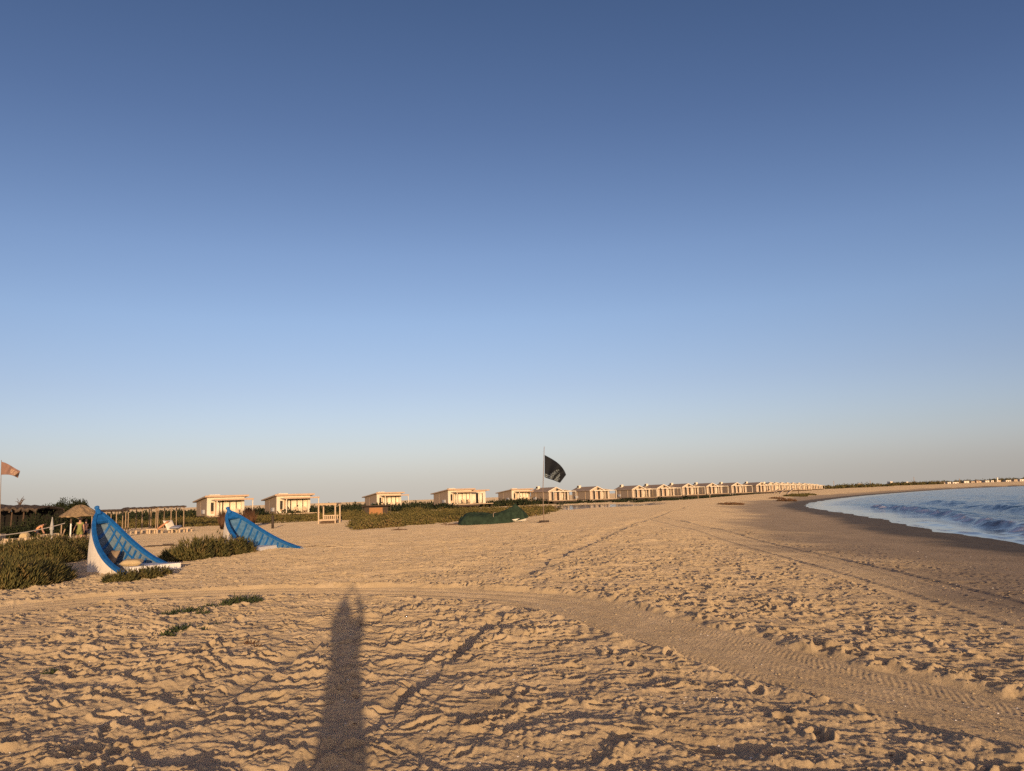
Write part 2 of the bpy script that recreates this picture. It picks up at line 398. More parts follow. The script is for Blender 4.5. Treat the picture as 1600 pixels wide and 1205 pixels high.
    b2 = N.new('ShaderNodeBump'); b2.inputs['Distance'].default_value = .016; b2.inputs['Strength'].default_value = .9
    L.new(n1, b2.inputs['Height']); L.new(b1.outputs[0], b2.inputs['Normal'])
    inv = N.new('ShaderNodeMapRange'); inv.inputs[3].default_value = .85; inv.inputs[4].default_value = .12
    L.new(ad.outputs['Fac'], inv.inputs[0]); L.new(inv.outputs[0], b1.inputs['Strength'])
    L.new(b2.outputs[0], b.inputs['Normal'])
    me.materials.append(m)
    return o
SAND = make_sand()

# ------------------------------------------------------------------ sea and lagoon
def water_mat(name, foam=True):
    m = bpy.data.materials.new(name); m.use_nodes = True; N = m.node_tree.nodes; L = m.node_tree.links
    b = N['Principled BSDF']; b.inputs['Roughness'].default_value = .08; b.inputs['IOR'].default_value = 1.33
    b.inputs['Base Color'].default_value = (.035, .085, .14, 1); b.inputs['Specular IOR Level'].default_value = .5
    geo = N.new('ShaderNodeNewGeometry')
    n = N.new('ShaderNodeTexNoise'); n.inputs['Scale'].default_value = 2.2; n.inputs['Detail'].default_value = 7; n.inputs['Roughness'].default_value = .62
    L.new(geo.outputs['Position'], n.inputs['Vector'])
    bp = N.new('ShaderNodeBump'); bp.inputs['Distance'].default_value = .16 if foam else .01
    L.new(n.outputs[0], bp.inputs['Height']); L.new(bp.outputs[0], b.inputs['Normal'])
    if foam:
        a = N.new('ShaderNodeAttribute'); a.attribute_name = 'foam'; s = N.new('ShaderNodeAttribute'); s.attribute_name = 'shallow'
        st = N.new('ShaderNodeMapRange'); st.inputs[3].default_value = .9; st.inputs[4].default_value = .05
        L.new(s.outputs['Fac'], st.inputs[0]); L.new(st.outputs[0], bp.inputs['Strength'])
        c1 = N.new('ShaderNodeMix'); c1.data_type = 'RGBA'; c1.inputs[6].default_value = (.03, .075, .13, 1); c1.inputs[7].default_value = (.13, .125, .115, 1)
        L.new(s.outputs['Fac'], c1.inputs[0])
        c2 = N.new('ShaderNodeMix'); c2.data_type = 'RGBA'; c2.inputs[7].default_value = (.80, .80, .80, 1)
        fn = N.new('ShaderNodeTexNoise'); fn.inputs['Scale'].default_value = 8; fn.inputs['Detail'].default_value = 6; fn.inputs['Roughness'].default_value = .75
        L.new(geo.outputs['Position'], fn.inputs['Vector'])
        ma = N.new('ShaderNodeMath'); ma.operation = 'ADD'; L.new(a.outputs['Fac'], ma.inputs[0]); L.new(fn.outputs[0], ma.inputs[1])
        mr = N.new('ShaderNodeMapRange'); mr.inputs[1].default_value = .82; mr.inputs[2].default_value = 1.08; L.new(ma.outputs[0], mr.inputs[0])
        L.new(mr.outputs[0], c2.inputs[0]); L.new(c1.outputs[2], c2.inputs[6]); L.new(c2.outputs[2], b.inputs['Base Color'])
        rr_ = N.new('ShaderNodeMapRange'); rr_.inputs[3].default_value = .08; rr_.inputs[4].default_value = .8
        L.new(mr.outputs[0], rr_.inputs[0]); L.new(rr_.outputs[0], b.inputs['Roughness'])
    return m
def make_sea():
    th = np.concatenate([np.arange(8, 48, .09), np.arange(48.5, 185, 1.5)]) * np.pi / 180
    rr = []; r = 10.0
    while r < 12000:
        rr.append(r); r *= 1 + (.0045 if r < 130 else .012 if r < 600 else .06)
    rr = np.array(rr); T, Rr = np.meshgrid(th, rr); nr, nt = Rr.shape
    x = (Rr * np.sin(T)).ravel(); y = (Rr * np.cos(T)).ravel(); far = Rr.ravel()
    d, s, l = polydist(x, y, SHORE); off = -d * s          # + offshore
    keep = off > -1.6
    z = np.full(x.shape, SEA); foam = np.zeros_like(x)
    def crest(P, amp, wf, wb, l0, l1, fo):
        nonlocal z, foam
        dd, ss, ll = polydist(x, y, chaikin(P, 2)); c = -dd * ss + perlin(x / 3, y / 3, 91) * .7      # + seaward
        w = np.where(c < 0, wf, wb); a = np.exp(-(c / w) ** 2) * smooth(0, l0, ll) * smooth(0, l1, ll.max() - ll)
        a = a * (.75 + .4 * smooth(-.4, .4, perlin(ll / 6, ll * 0 + .5, 92))) * (1 + .25 * perlin(x * 1.1, y * 1.1, 89))
        z = z + amp * a
        if fo: foam = np.maximum(foam, fo * np.exp(-((c + wf * .7) / (wf * .75)) ** 2) * smooth(0, l0, ll) * smooth(0, l1, ll.max() - ll) * (.45 + .55 * smooth(-.25, .25, perlin(x / 2.2, y / 2.2, 93))))
    crest([(21, 10), (22.5, 26), (24.5, 34.5), (30, 50), (37, 68), (44, 92), (46, 104)], .38, .7, 1.9, 6, 12, .72)
    crest([(36, 40), (46, 70), (54, 96), (60, 118)], .34, 1.3, 2.6, 12, 14, .0)
    crest([(52, 50), (66, 90), (82, 130), (95, 170)], .25, 1.6, 3.0, 12, 14, .0)
    crest([(21.4, 26), (23.4, 37), (26, 46), (31, 60)], .09, .5, 1.2, 5, 5, .30)
    chop = perlin(x / 3.2 + y / 9, y / 2.4 - x / 9, 94) * .09 + perlin(x / 1.3, y / 1.1, 95) * .06 * smooth(200, 60, far) + perlin(x / .6, y / .5, 88) * .03 * smooth(90, 40, far) + perlin(x / 7, y / 6, 96) * .06
    z = z + chop * smooth(3, 9, off)
    foam = np.maximum(foam, .42 * np.exp(-((off - .5) / .35) ** 2) * smooth(-.1, .3, perlin(x / 3, y / 3, 97)))
    shal = smooth(6.5, 2.0, off + perlin(x / 6, y / 6, 98) * 1.6)
    idx = np.arange(nr * nt).reshape(nr, nt)
    q = np.stack([idx[:-1, :-1], idx[:-1, 1:], idx[1:, 1:], idx[1:, :-1]], -1).reshape(-1, 4)[:, ::-1]
    q = q[keep[q].any(1)]
    used = np.unique(q); mp = np.full(nr * nt, -1); mp[used] = np.arange(len(used)); q = mp[q]
    me = bpy.data.meshes.new('sea'); me.vertices.add(len(used))
    me.vertices.foreach_set('co', np.stack([x, y, z], -1)[used].ravel().astype(np.float32))
    me.loops.add(q.size); me.loops.foreach_set('vertex_index', q.ravel().astype(np.int32))
    me.polygons.add(len(q)); me.polygons.foreach_set('loop_start', (np.arange(len(q)) * 4).astype(np.int32)); me.update(calc_edges=True)
    me.polygons.foreach_set('use_smooth', np.ones(len(q), dtype=bool))
    for nme, a in (('foam', foam), ('shallow', shal)):
        t = me.attributes.new(nme, 'FLOAT', 'POINT'); t.data.foreach_set('value', a[used].astype(np.float32))
    o = bpy.data.objects.new('sea', me); COL.objects.link(o); o['kind'] = 'structure'
    me.materials.append(water_mat('sea water'))
make_sea()
lg = MB(); n = 40
lg.add([(LAGC.x + 13.5 * math.cos(6.283 * k / n), LAGC.y + 44 * math.sin(6.283 * k / n), LAG) for k in range(n)], [tuple(range(n))])
tag(lg.build('lagoon', water_mat('lagoon water', False)), kind='structure')

# ------------------------------------------------------------------ materials
M = {}
M['cream'] = mat('cream wall', (.70, .63, .50), .8, .06, 3, .002, 30)
M['curtain'] = mat('pale curtain', (.80, .72, .56), .8, .08, 5, .01, 9, stretch=(6, 6, .4))
M['wood'] = mat('weathered plank', (.30, .235, .175), .8, .2, 2.2, .004, 8, stretch=(.6, .6, 9))
M['fascia'] = mat('tan fascia board', (.50, .36, .24), .75, .12, 3)
M['tan'] = mat('tan painted boards', (.56, .45, .33), .8, .08, 3, .003, 20)
M['roof'] = mat('brown felt roof', (.36, .275, .195), .9, .15, 2, .01, 12)
M['paleroof'] = mat('pale roof sheet', (.55, .47, .36), .9, .1, 2, .01, 12)
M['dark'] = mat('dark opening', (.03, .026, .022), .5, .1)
M['darkwood'] = mat('dark timber', (.06, .045, .035), .85, .25, 4)
M['palewood'] = mat('pale timber', (.55, .42, .28), .75, .15, 8, .003, 40)
M['postwood'] = mat('thin grey brown post', (.36, .26, .17), .8, .15, 8)
M['white'] = mat('white paint', (.78, .76, .71), .65, .05, 7)
M['boatwhite'] = mat('weathered white hull', (.74, .68, .57), .7, .10, 4, .006, 14, col2=(.80, .75, .65))
M['blue'] = mat('blue boat paint', (.012, .115, .36), .5, .25, 9, .003, 30, spec=.35)
M['panel'] = mat('faded blue planking', (.09, .17, .27), .8, .3, 7, .006, 24, col2=(.18, .25, .31))
M['panelblue'] = mat('blue planking', (.045, .16, .36), .7, .25, 7, .004, 24, col2=(.12, .25, .42))
M['cushion'] = mat('sand coloured canvas', (.47, .37, .21), .95, .1, 8, .01, 18)
M['browncushion'] = mat('dark tan canvas', (.25, .19, .13), .95, .1, 8, .01, 18)
M['orange'] = mat('orange boards', (.34, .165, .065), .75, .2, 3, stretch=(5, 5, .5))
M['thatch'] = mat('thatch', (.30, .215, .12), .95, .35, 9, .05, 22, stretch=(1, 1, .35))
M['darkthatch'] = mat('old dark thatch', (.10, .075, .055), .95, .35, 5, .05, 16)
M['stone'] = mat('pale stone', (.48, .38, .25), .9, .2, 2.5, .03, 6)
M['tarp'] = mat('dark green tarpaulin', (.026, .044, .028), .8, .4, 3, .06, 4, spec=.12)
M['flagblack'] = mat('faded black cloth', (.011, .013, .017), .9, .25, 2)
M['flagred'] = mat('faded red cloth', (.24, .145, .115), .9, .12, 2)
M['lettering'] = mat('faded white print', (.30, .36, .39), .9, .1)
M['lettering2'] = mat('pale print', (.75, .55, .36), .9, .1)
M['metal'] = mat('rusty pole', (.22, .16, .12), .6, .2)
M['skin'] = mat('skin', (.48, .27, .18), .6, .05)
M['lime'] = mat('yellow green shirt', (.21, .22, .07), .85, .08)
M['navy'] = mat('dark shorts', (.035, .03, .045), .85, .1)
M['redshirt'] = mat('orange top', (.62, .30, .14), .85, .08)
M['hair'] = mat('dark hair', (.03, .02, .015), .7, .1)
M['greyumb'] = mat('grey canvas', (.38, .38, .36), .9, .1)
M['rope'] = mat('net tape', (.28, .26, .25), .8, .1)
M['phone'] = mat('phone', (.03, .03, .035), .3, .05)
M['aircon'] = mat('grey casing', (.36, .37, .40), .6, .1)
M['drift'] = mat('driftwood', (.10, .065, .042), .9, .25, 6)
M['brush'] = mat('dry red brown brush', (.15, .075, .045), .9, .3, 2)
M['farwhite'] = mat('far white wall', (.72, .66, .56), .9, .05, 1)
M['farbeige'] = mat('far beige wall', (.52, .42, .31), .9, .05, 1)
def foliage_mat(name, stops, rough=.75):
    m = bpy.data.materials.new(name); m.use_nodes = True; N = m.node_tree.nodes; L = m.node_tree.links
    b = N['Principled BSDF']; b.inputs['Roughness'].default_value = rough; b.inputs['Specular IOR Level'].default_value = .25
    a = N.new('ShaderNodeAttribute'); a.attribute_name = 'tone'; c = N.new('ShaderNodeValToRGB'); e = c.color_ramp.elements
    e[0].position, e[0].color = 0, (*stops[0], 1); e[1].position, e[1].color = 1, (*stops[-1], 1)
    for i, q in enumerate(stops[1:-1]):
        k = e.new((i + 1) / (len(stops) - 1)); k.color = (*q, 1)
    L.new(a.outputs['Fac'], c.inputs[0]); L.new(c.outputs[0], b.inputs['Base Color'])
    return m
M['leaf'] = foliage_mat('saltbush leaf', [(.028, .032, .012), (.085, .084, .027), (.145, .125, .040), (.195, .135, .055)])
M['leafgreen'] = foliage_mat('green creeping leaf', [(.030, .050, .022), (.055, .075, .030), (.085, .095, .035)])
M['leafdark'] = foliage_mat('dark green leaf', [(.014, .022, .010), (.028, .038, .014), (.05, .055, .02)])
M['leafdry'] = foliage_mat('dry brown leaf', [(.10, .05, .028), (.16, .085, .045), (.20, .13, .07)])
M['scrub'] = foliage_mat('olive scrub leaf', [(.060, .056, .018), (.125, .108, .032), (.20, .165, .050), (.22, .15, .06)])

# ------------------------------------------------------------------ plants: many small spindle shoots
def shoots(pos, dirs, length, width, tone):
    n = len(pos)
    d = dirs / np.linalg.norm(dirs, axis=1, keepdims=True)
    ref = np.where(np.abs(d[:, 2:3]) < .9, np.array([[0, 0, 1.0]]), np.array([[1.0, 0, 0]]))
    u = np.cross(d, ref); u /= np.linalg.norm(u, axis=1, keepdims=True); w = np.cross(d, u)
    v = np.empty((n, 5, 3)); L = length[:, None]; W_ = width[:, None]
    v[:, 0] = pos; v[:, 4] = pos + d * L
    for k in range(3):
        a = 2.0944 * k; v[:, 1 + k] = pos + d * L * .5 + (u * math.cos(a) + w * math.sin(a)) * W_
    f = np.array([[0, 2, 1], [0, 3, 2], [0, 1, 3], [4, 1, 2], [4, 2, 3], [4, 3, 1]])
    F = (f[None] + (np.arange(n) * 5)[:, None, None]).reshape(-1, 3)
    return v.reshape(-1, 3), F, np.repeat(tone, 5)
def mesh_np(name, v, F, tone, material, parent=None):
    me = bpy.data.meshes.new(name); me.vertices.add(len(v)); me.vertices.foreach_set('co', v.ravel().astype(np.float32))
    me.loops.add(F.size); me.loops.foreach_set('vertex_index', F.ravel().astype(np.int32))
    me.polygons.add(len(F)); me.polygons.foreach_set('loop_start', (np.arange(len(F)) * 3).astype(np.int32)); me.update(calc_edges=True)
    t = me.attributes.new('tone', 'FLOAT', 'POINT'); t.data.foreach_set('value', tone.astype(np.float32))
    me.materials.append(material)
    o = bpy.data.objects.new(name, me); return link(o, parent)
NR = np.random.RandomState(3)
def lobe_points(cx, cy, cz, rx, ry, h, n, inner=.45):
    """points through a dome, denser at its skin, and outward-up directions"""
    a = NR.uniform(0, 2 * np.pi, n); s = NR.uniform(0, 1, n) ** .5
    rad = inner + (1 - inner) * NR.uniform(0, 1, n) ** .5
    el = np.arccos(1 - s * .98) ; q = np.stack([np.sin(el) * np.cos(a), np.sin(el) * np.sin(a), np.cos(el)], 1)
    lump = 1 + .32 * perlin(q[:, 0] * 2.3 + cx, q[:, 1] * 2.3 + cy + q[:, 2] * 2, 7) + .14 * perlin(q[:, 0] * 5 + cx, q[:, 1] * 5 + cy + q[:, 2] * 4, 8)
    p = q * (rad * lump)[:, None] * np.array([rx, ry, h]) + np.array([cx, cy, cz])
    d = q * np.array([.8, .8, .5]) + np.array([0, 0, .75]) + NR.normal(0, .28, (n, 3))
    return p, d
def bush(name, lobes, material, label, cat, n_per=1500, ln=(.12, .34), wd=(.011, .022), group=None, wood=None, inner=.45):
    """lobes: (x, y, r, h) on the ground"""
    P, D = [], []
    ox, oy = lobes[0][0], lobes[0][1]; oz = gz(ox, oy)
    for (x, y, r_, h) in lobes:
        p, d = lobe_points(x - ox, y - oy, gz(x, y) - oz - .03, r_, r_ * .9, h, int(n_per * (r_ / .6) ** 1.6), inner); P.append(p); D.append(d)
    P = np.concatenate(P); D = np.concatenate(D); n = len(P)
    clump = .5 + .9 * perlin(P[:, 0] * 4, P[:, 1] * 4 + P[:, 2] * 3, 9)
    v, F, t = shoots(P, D, NR.uniform(*ln, n), NR.uniform(*wd, n), np.clip(clump * .5 + NR.uniform(0, .55, n), 0, 1))
    e = empty(name, (ox, oy, oz), 0, label, cat, group)
    mesh_np('foliage', v, F, t, material, e)
    w = MB()
    for (x, y, r_, h) in lobes:
        for k in range(6):
            a = rnd.uniform(0, 6.28); q = Vector((x - ox, y - oy, gz(x, y) - oz - .05))
            w.bar(q, q + Vector((math.cos(a) * r_ * .6, math.sin(a) * r_ * .6, h * .75)), .012, .005, 5)
    w.tube([(0, 0, -.02)] + [(x - ox, y - oy, gz(x, y) - oz - .02) for (x, y, r_, h) in lobes[1:]] + [(.02, 0, -.02)], .012, 5)
    w.build('stem', wood or M['darkwood'], e)
    return e
def P_(px, py): p = on(px, py); return p.x, p.y

bush('saltbush', [(*P_(6, 921), .95, .75), (*P_(-40, 920), .9, .8), (*P_(48, 914), .8, .62), (*P_(84, 909), .48, .42), (*P_(20, 900), .9, .85), (*P_(62, 899), .6, .6)],
     M['leaf'], 'broad olive saltbush at the left edge, nearest the viewer, on the sand crest', 'shrub', 1700)
bush('saltbush', [(*P_(8, 882), 1.1, .95), (*P_(-30, 884), 1.0, .95), (*P_(48, 881), 1.1, 1.0), (*P_(86, 880), .95, 1.0), (*P_(114, 875), .7, .95), (*P_(70, 866), 1.1, 1.1), (*P_(112, 862), .9, 1.05), (*P_(30, 868), .9, .85)],
     M['leaf'], 'tall olive saltbush directly left of the nearer blue boat', 'shrub', 1500)
bush('saltbush', [(*P_(274, 878), .5, .55), (*P_(300, 876), .7, .78), (*P_(330, 872), .75, .86), (*P_(358, 868), .65, .78), (*P_(381, 865), .42, .58), (*P_(318, 864), .6, .75)],
     M['leaf'], 'rounded olive saltbush between the two blue boats', 'shrub', 1500)
bush('saltbush', [(*P_(178, 911), .26, .26), (*P_(196, 909), .30, .32), (*P_(216, 906), .30, .30), (*P_(234, 904), .28, .34), (*P_(252, 900), .26, .28)],
     M['leaf'], 'low ragged saltbush in front of the nearer boat\'s white slab', 'shrub', 2200, (.08, .2), (.008, .014))
gp = 'small creeping plants on the open sand'
bush('creeping_plant', [(*P_(270, 990), .12, .10), (*P_(284, 986), .15, .12), (*P_(262, 995), .08, .08)], M['leafgreen'], 'dark green creeping plant, lower left of the plants on the open sand', 'plant', 1700, (.05, .10), (.006, .012), gp, inner=.2)
bush('creeping_plant', [(*P_(318, 983), .14, .07), (*P_(332, 980), .14, .07)], M['leafgreen'], 'flat green creeping plant just right of the darkest sand plant', 'plant', 1100, (.04, .08), (.006, .011), gp, inner=.2)
bush('creeping_plant', [(*P_(262, 962), .15, .06), (*P_(285, 958), .2, .09), (*P_(305, 957), .2, .12), (*P_(318, 960), .14, .08), (*P_(330, 950), .12, .08)], M['leafgreen'], 'long straggling green plant in the middle of the open sand plants', 'plant', 850, (.05, .11), (.006, .012), gp, inner=.2)
bush('creeping_plant', [(*P_(362, 944), .14, .17), (*P_(372, 943), .16, .2), (*P_(392, 941), .2, .12), (*P_(352, 948), .12, .1)], M['leafgreen'], 'upright green plant topmost right of the plants on the open sand', 'plant', 1000, (.06, .14), (.006, .012), gp, inner=.2)
bush('creeping_plant', [(*P_(76, 1053), .09, .07), (*P_(70, 1056), .05, .05)], M['leafgreen'], 'tiny lone green sprout on the rough sand at lower left', 'plant', 5000, (.03, .06), (.004, .008), gp, inner=.2)
bush('creeping_plant', [(*P_(392, 1008), .11, .07), (*P_(400, 1012), .06, .06)], M['leafdry'], 'tiny dry reddish sprout left of the photographer\'s shadow', 'plant', 4000, (.03, .07), (.004, .008), gp, inner=.2)

# ------------------------------------------------------------------ blue boats stood on end as beach seats
def boat(label, N_, F_, P0, slab, lining, nribs, stringers, thwart, sag=.16, keel=(.36, 1.68), wexp=.62):
    z0 = gz(N_.x, N_.y)
    org = Vector(((N_.x + F_.x) / 2, (N_.y + F_.y) / 2, z0))
    e = empty('boat_seat', org, 0, label, 'boat')
    N_, F_, P0 = N_ - org, F_ - org, P0 - org
    Mi = (N_ + F_) / 2; a = Mi - P0; L = a.length; B = (F_ - N_) / 2
    c = a.cross(B).normalized()
    if c.z > 0: c = -c
    def mid(s): return P0 + a * s + c * (sag * L * 4 * s * (1 - s) * .5)
    def wd(s): return max(.03, (1 - (1 - min(s, 1)) ** 2.1) ** wexp * (1 + .06 * max(0, s - 1)))
    def dp(s): return keel[1] * max(.01, min(s / keel[0], 1.15)) ** .85
    def il(s): return .045 + .14 * math.exp(-s * 5)
    def surf(s, ph, off=0.0):     # ph -90..90 degrees, near gunwale to far gunwale
        cs, sn = math.cos(ph), math.sin(ph)
        bb = (abs(sn) ** .85) * (1 if sn > 0 else -1); cc = cs ** .9
        h_ = Vector(mid(s)) + B * (wd(s) * bb * (1 - off)) + c * (dp(s) * cc * (1 - off))
        return h_
    ss = [0, .012, .025, .04] + [.06 + 1.19 * k / 46 for k in range(47)]
    phs = [R(-90 + 180 * k / 48) for k in range(49)]
    outer = [[surf(s, p) for p in phs] for s in ss]
    inner = [[surf(s, p, il(s)) for p in phs] for s in ss]
    MB().grid(outer).build('hull', M['boatwhite'], e, True, solid=.02)
    MB().grid(inner).build('lining', lining, e, True)
    for sd in (-1, 1):
        g = MB(); path = []
        for s in ss[:-6]:
            path.append(surf(s, R(90 * sd)))
        rows = []
        nn = -c
        for s, p in zip(ss[:-6], path):
            ins = -B.normalized() * sd
            rows.append([p - ins * .045 - nn * .075, p - ins * .045 + nn * .035, p + ins * .085 + nn * .035, p + ins * .085 - nn * .075, p - ins * .045 - nn * .075])
        g.grid(rows).build('gunwale', M['blue'], e)
    for k in range(nribs):
        s = .13 + .93 * k / (nribs - 1); rows = []
        for ph in phs[1:-1]:
            o0 = il(s) - .005; o1 = il(s) + .05; p0 = surf(s - .009, ph, o0); p1 = surf(s + .009, ph, o0); q0 = surf(s - .009, ph, o1); q1 = surf(s + .009, ph, o1)
            rows.append([p0, q0, q1, p1])
        MB().grid(rows).build('rib', M['blue'], e)
    for ph, t0, t1 in stringers:
        rows = []
        for k in range(19):
            s = t0 + (t1 - t0) * k / 18
            rows.append([surf(s, R(ph - 1.2), il(s)), surf(s, R(ph - 1.2), il(s) + .07), surf(s, R(ph + 1.2), il(s) + .07), surf(s, R(ph + 1.2), il(s))])
        MB().grid(rows).build('stringer', M['blue'], e)
    # small blue deck closing the bow
    bd = [surf(0, R(-90)), surf(.06, R(-90)), surf(.11, R(-90)), surf(.11, R(90)), surf(.06, R(90)), surf(0, R(90))]
    lo_ = [q + c * .09 for q in bd]; m_ = MB()
    m_.add(bd + lo_, [(0, 1, 2, 3, 4, 5), (11, 10, 9, 8, 7, 6)] + [(k, 6 + k, 6 + (k + 1) % 6, (k + 1) % 6) for k in range(6)])
    m_.build('bow_deck', M['blue'], e)
    # stem post and keel
    st = MB(); up = (-a.normalized() * .75 + Vector((0, 0, .65))).normalized()
    b0 = mid(0)
    st.tube([b0 - up * .12, b0 + up * .06, b0 + up * .10, b0 + up * .17, b0 + up * .21], [.10, .085, .06, .085, .07], 8)
    st.build('stem_post', M['blue'], e)
    rows = []
    bn = B.normalized()
    for s in ss:
        p = surf(s, 0); t = (surf(s + .02, 0) - surf(max(0, s - .02), 0)).normalized(); o_ = bn.cross(t); o_ = o_ if o_.dot(c) + o_.dot(a) * -.3 > 0 else -o_
        rows.append([p - bn * .035 - o_ * .03, p - bn * .03 + o_ * .07, p + bn * .03 + o_ * .07, p + bn * .035 - o_ * .03])
    MB().grid(rows).build('keel', M['boatwhite'], e)
    if thwart:
        s, ph0, ph1 = thwart; rows = []
        for k in range(13):
            t = k / 12; q = surf(s - .06 + .16 * t, R(ph1), .06).lerp(surf(s - .10, R(ph0), .06), 1 - t) + c * (-.10 * math.sin(t * math.pi))
            r2 = q + a.normalized() * .14 - c * .05
            rows.append([q - c * .06, q + c * .06, r2 + c * .06, r2 - c * .06, q - c * .06])
        MB().grid(rows).build('thwart', M['blue'], e)
    pts = [p - org for p in slab]
    lo = [Vector((p.x, p.y, -.5)) for p in pts]
    MB().hexa(lo, pts).build('seat_slab', M['white'], e, bevel=.012)
    return e, surf, org
# nearer boat
N1 = on(199, 898); F1 = atd(268, 884, N1.y + 1.5); P1 = atd(153.5, 800, N1.y + .75 + 1.35)
S1 = [at(203, 886.5, .20), at(283, 879.3, .20), atd(266, 879.5, F1.y), at(182, 880.5, .20)]
S1[2].z = .20
b1, surf1, org1 = boat('large blue and white wooden boat half stood on end, tan cushions on its white slab', N1, F1, P1, S1, M['panel'], 13, [(-77, .1, 1.12), (77, .1, 1.12)], None, sag=.20)
# farther boat
N2 = on(404, 863); F2 = atd(463, 853.5, N2.y + 1.4); P2 = atd(358, 799, N2.y + .7 + .9)
S2 = [at(400, 856, .16), at(445, 850, .16), at(438, 846.5, .16), at(404, 851, .16)]
b2, surf2, org2 = boat('farther blue boat half stood on end with bare ribs, leaning behind the rounded bush', N2, F2, P2, S2, M['panelblue'], 12, [], (.26, -40, 55), sag=.18, keel=(.16, 1.4))

def cushion(name, p, dims, rz, tilt, material, label):
    v = []; n = 10; rows = []
    for i in range(n + 1):
        r_ = []
        for j in range(n + 1):
            u, w = i / n * 2 - 1, j / n * 2 - 1
            puff = ((1 - u ** 4) * (1 - w ** 4)) ** .5
            r_.append(Vector((u * dims[0] / 2 * (1 - .06 * (1 - abs(w))), w * dims[1] / 2 * (1 - .06 * (1 - abs(u))), puff * dims[2] / 2)))
        rows.append(r_)
    m = MB(); m.grid(rows); m.grid([[Vector((q.x, q.y, -q.z)) for q in r_][::-1] for r_ in rows])
    o = m.build(name, material, None, True); o.location = p; o.rotation_euler = (tilt, 0, rz)
    return tag(o, label, 'cushion')
p = at(206, 879, .31); cushion('cushion', p, (.66, .42, .20), R(12), R(8), M['cushion'], 'yellowish tan cushion lying flat on the nearer boat\'s slab')
p = at(176, 871, .42); cushion('cushion', p, (.46, .50, .20), R(-28), R(62), M['browncushion'], 'dark brown cushion propped upright inside the nearer boat')
p = at(187, 869.5, .36) + Vector((0, .25, 0)); cushion('cushion', p, (.30, .25, .14), R(20), R(40), M['white'], 'small white cushion behind the two tan ones in the nearer boat')

# ------------------------------------------------------------------ flags
def flag(e, S, cloth, ink, rows, banner):
    nu, nv = 26, 22
    MB().grid([[S(u / nu, v / nv, 0) for v in range(nv + 1)] for u in range(nu + 1)]).build('flag', cloth, e, True, solid=.012)
    fl = e.children[-1]
    def cell(L, off, ua, ub, va, vb): L.add([S(ua, va, off), S(ub, va, off), S(ub, vb, off), S(ua, vb, off)], [(0, 1, 2, 3)])
    for (v, u0, u1, hh) in rows:
        L = MB(); u = u0
        while u < u1:
            w = rnd.uniform(.018, .036); k = rnd.random()
            for off in (-.014, .014):
                cell(L, off, u, u + .010, v, v + hh)
                if k < .75: cell(L, off, u + .010, u + w, v, v + hh * .28)
                if k > .3: cell(L, off, u + .010, u + w, v + hh * .72, v + hh)
                if .2 < k < .8: cell(L, off, u + w - .009, u + w, v + hh * .28, v + hh * .72)
            u += w + .014 + (.02 if rnd.random() < .2 else 0)
        L.build('text_line', ink, fl)
    if banner:
        v, u0, u1, hh = banner; L = MB()
        for k in range(30):
            ua = u0 + (u1 - u0) * k / 30; ub = u0 + (u1 - u0) * (k + 1) / 30
            for off in (-.014, .014):
                cell(L, off, ua, ub, v, v + hh * .2); cell(L, off, ua, ub, v + hh * .8, v + hh)
                if k % 3: cell(L, off, ua, (ua + ub) / 2, v + hh * .35, v + hh * .65)
        L.build('banner_text', ink, fl)
def bez(p, t):
    p = [Vector(q) for q in p]
    while len(p) > 1: p = [a.lerp(b, t) for a, b in zip(p[:-1], p[1:])]
    return p[0]
fb = on(850, 817.5); e = empty('flagpole', fb, 0, 'thin flagpole with a wind-blown black flag printed in white lettering', 'flagpole')
D_ = fb.y
top = atd(850.3, 698, D_) - fb
MB().tube([(0, 0, -.3), (0, 0, 2.2), tuple(top)], [.03, .027, .018], 8).build('pole', M['metal'], e)
def px_surf(topc, botc, base, wave, amp, D):
    def S(u, v, off):
        a = bez([(x, y, 0) for x, y in topc], u); b = bez([(x, y, 0) for x, y in botc], u)
        q = a.lerp(b, v)
        dd = amp * math.sin(wave * u * 6.283 + v * 1.7) * min(1, u * 3) + amp * .4 * math.sin(u * 17 + v * 5) * u
        return atd(q.x, q.y, D + dd + off) - base
    return S
S = px_surf([(851, 711), (863, 717.5), (873, 722), (881, 731), (884.5, 742)], [(851, 745.5), (856, 749), (864, 749), (870, 753), (875, 754.5)], fb, 1.4, .30, D_)
flag(e, S, M['flagblack'], M['lettering'], [(.28, .58, .68, .075), (.38, .52, .73, .085), (.49, .46, .78, .085), (.60, .40, .80, .085), (.71, .33, .82, .09)], (.83, .04, .82, .12))
w = MB(); w.tube([(-.36, -.25, .09), (.36, -.3, .09)], .11, 12); o = w.build('log', M['darkwood'], None, True); o.location = fb; tag(o, 'short dark log weighing down the foot of the black flag\'s pole', 'log')
w = MB(); w.box((.22, -.52, .03), (.95, .05, .05), R(14)); o = w.build('stick', M['palewood']); o.location = fb; tag(o, 'pale straight stick lying in front of the dark log', 'stick')
w = MB(); w.tube([(-1.15, .55, .02), (-.3, .6, .035), (.55, .52, .03)], [.03, .06, .04], 8); o = w.build('beam', M['drift'], None, True); o.location = fb; tag(o, 'dark thin beam half buried behind the black flag\'s pole', 'beam')

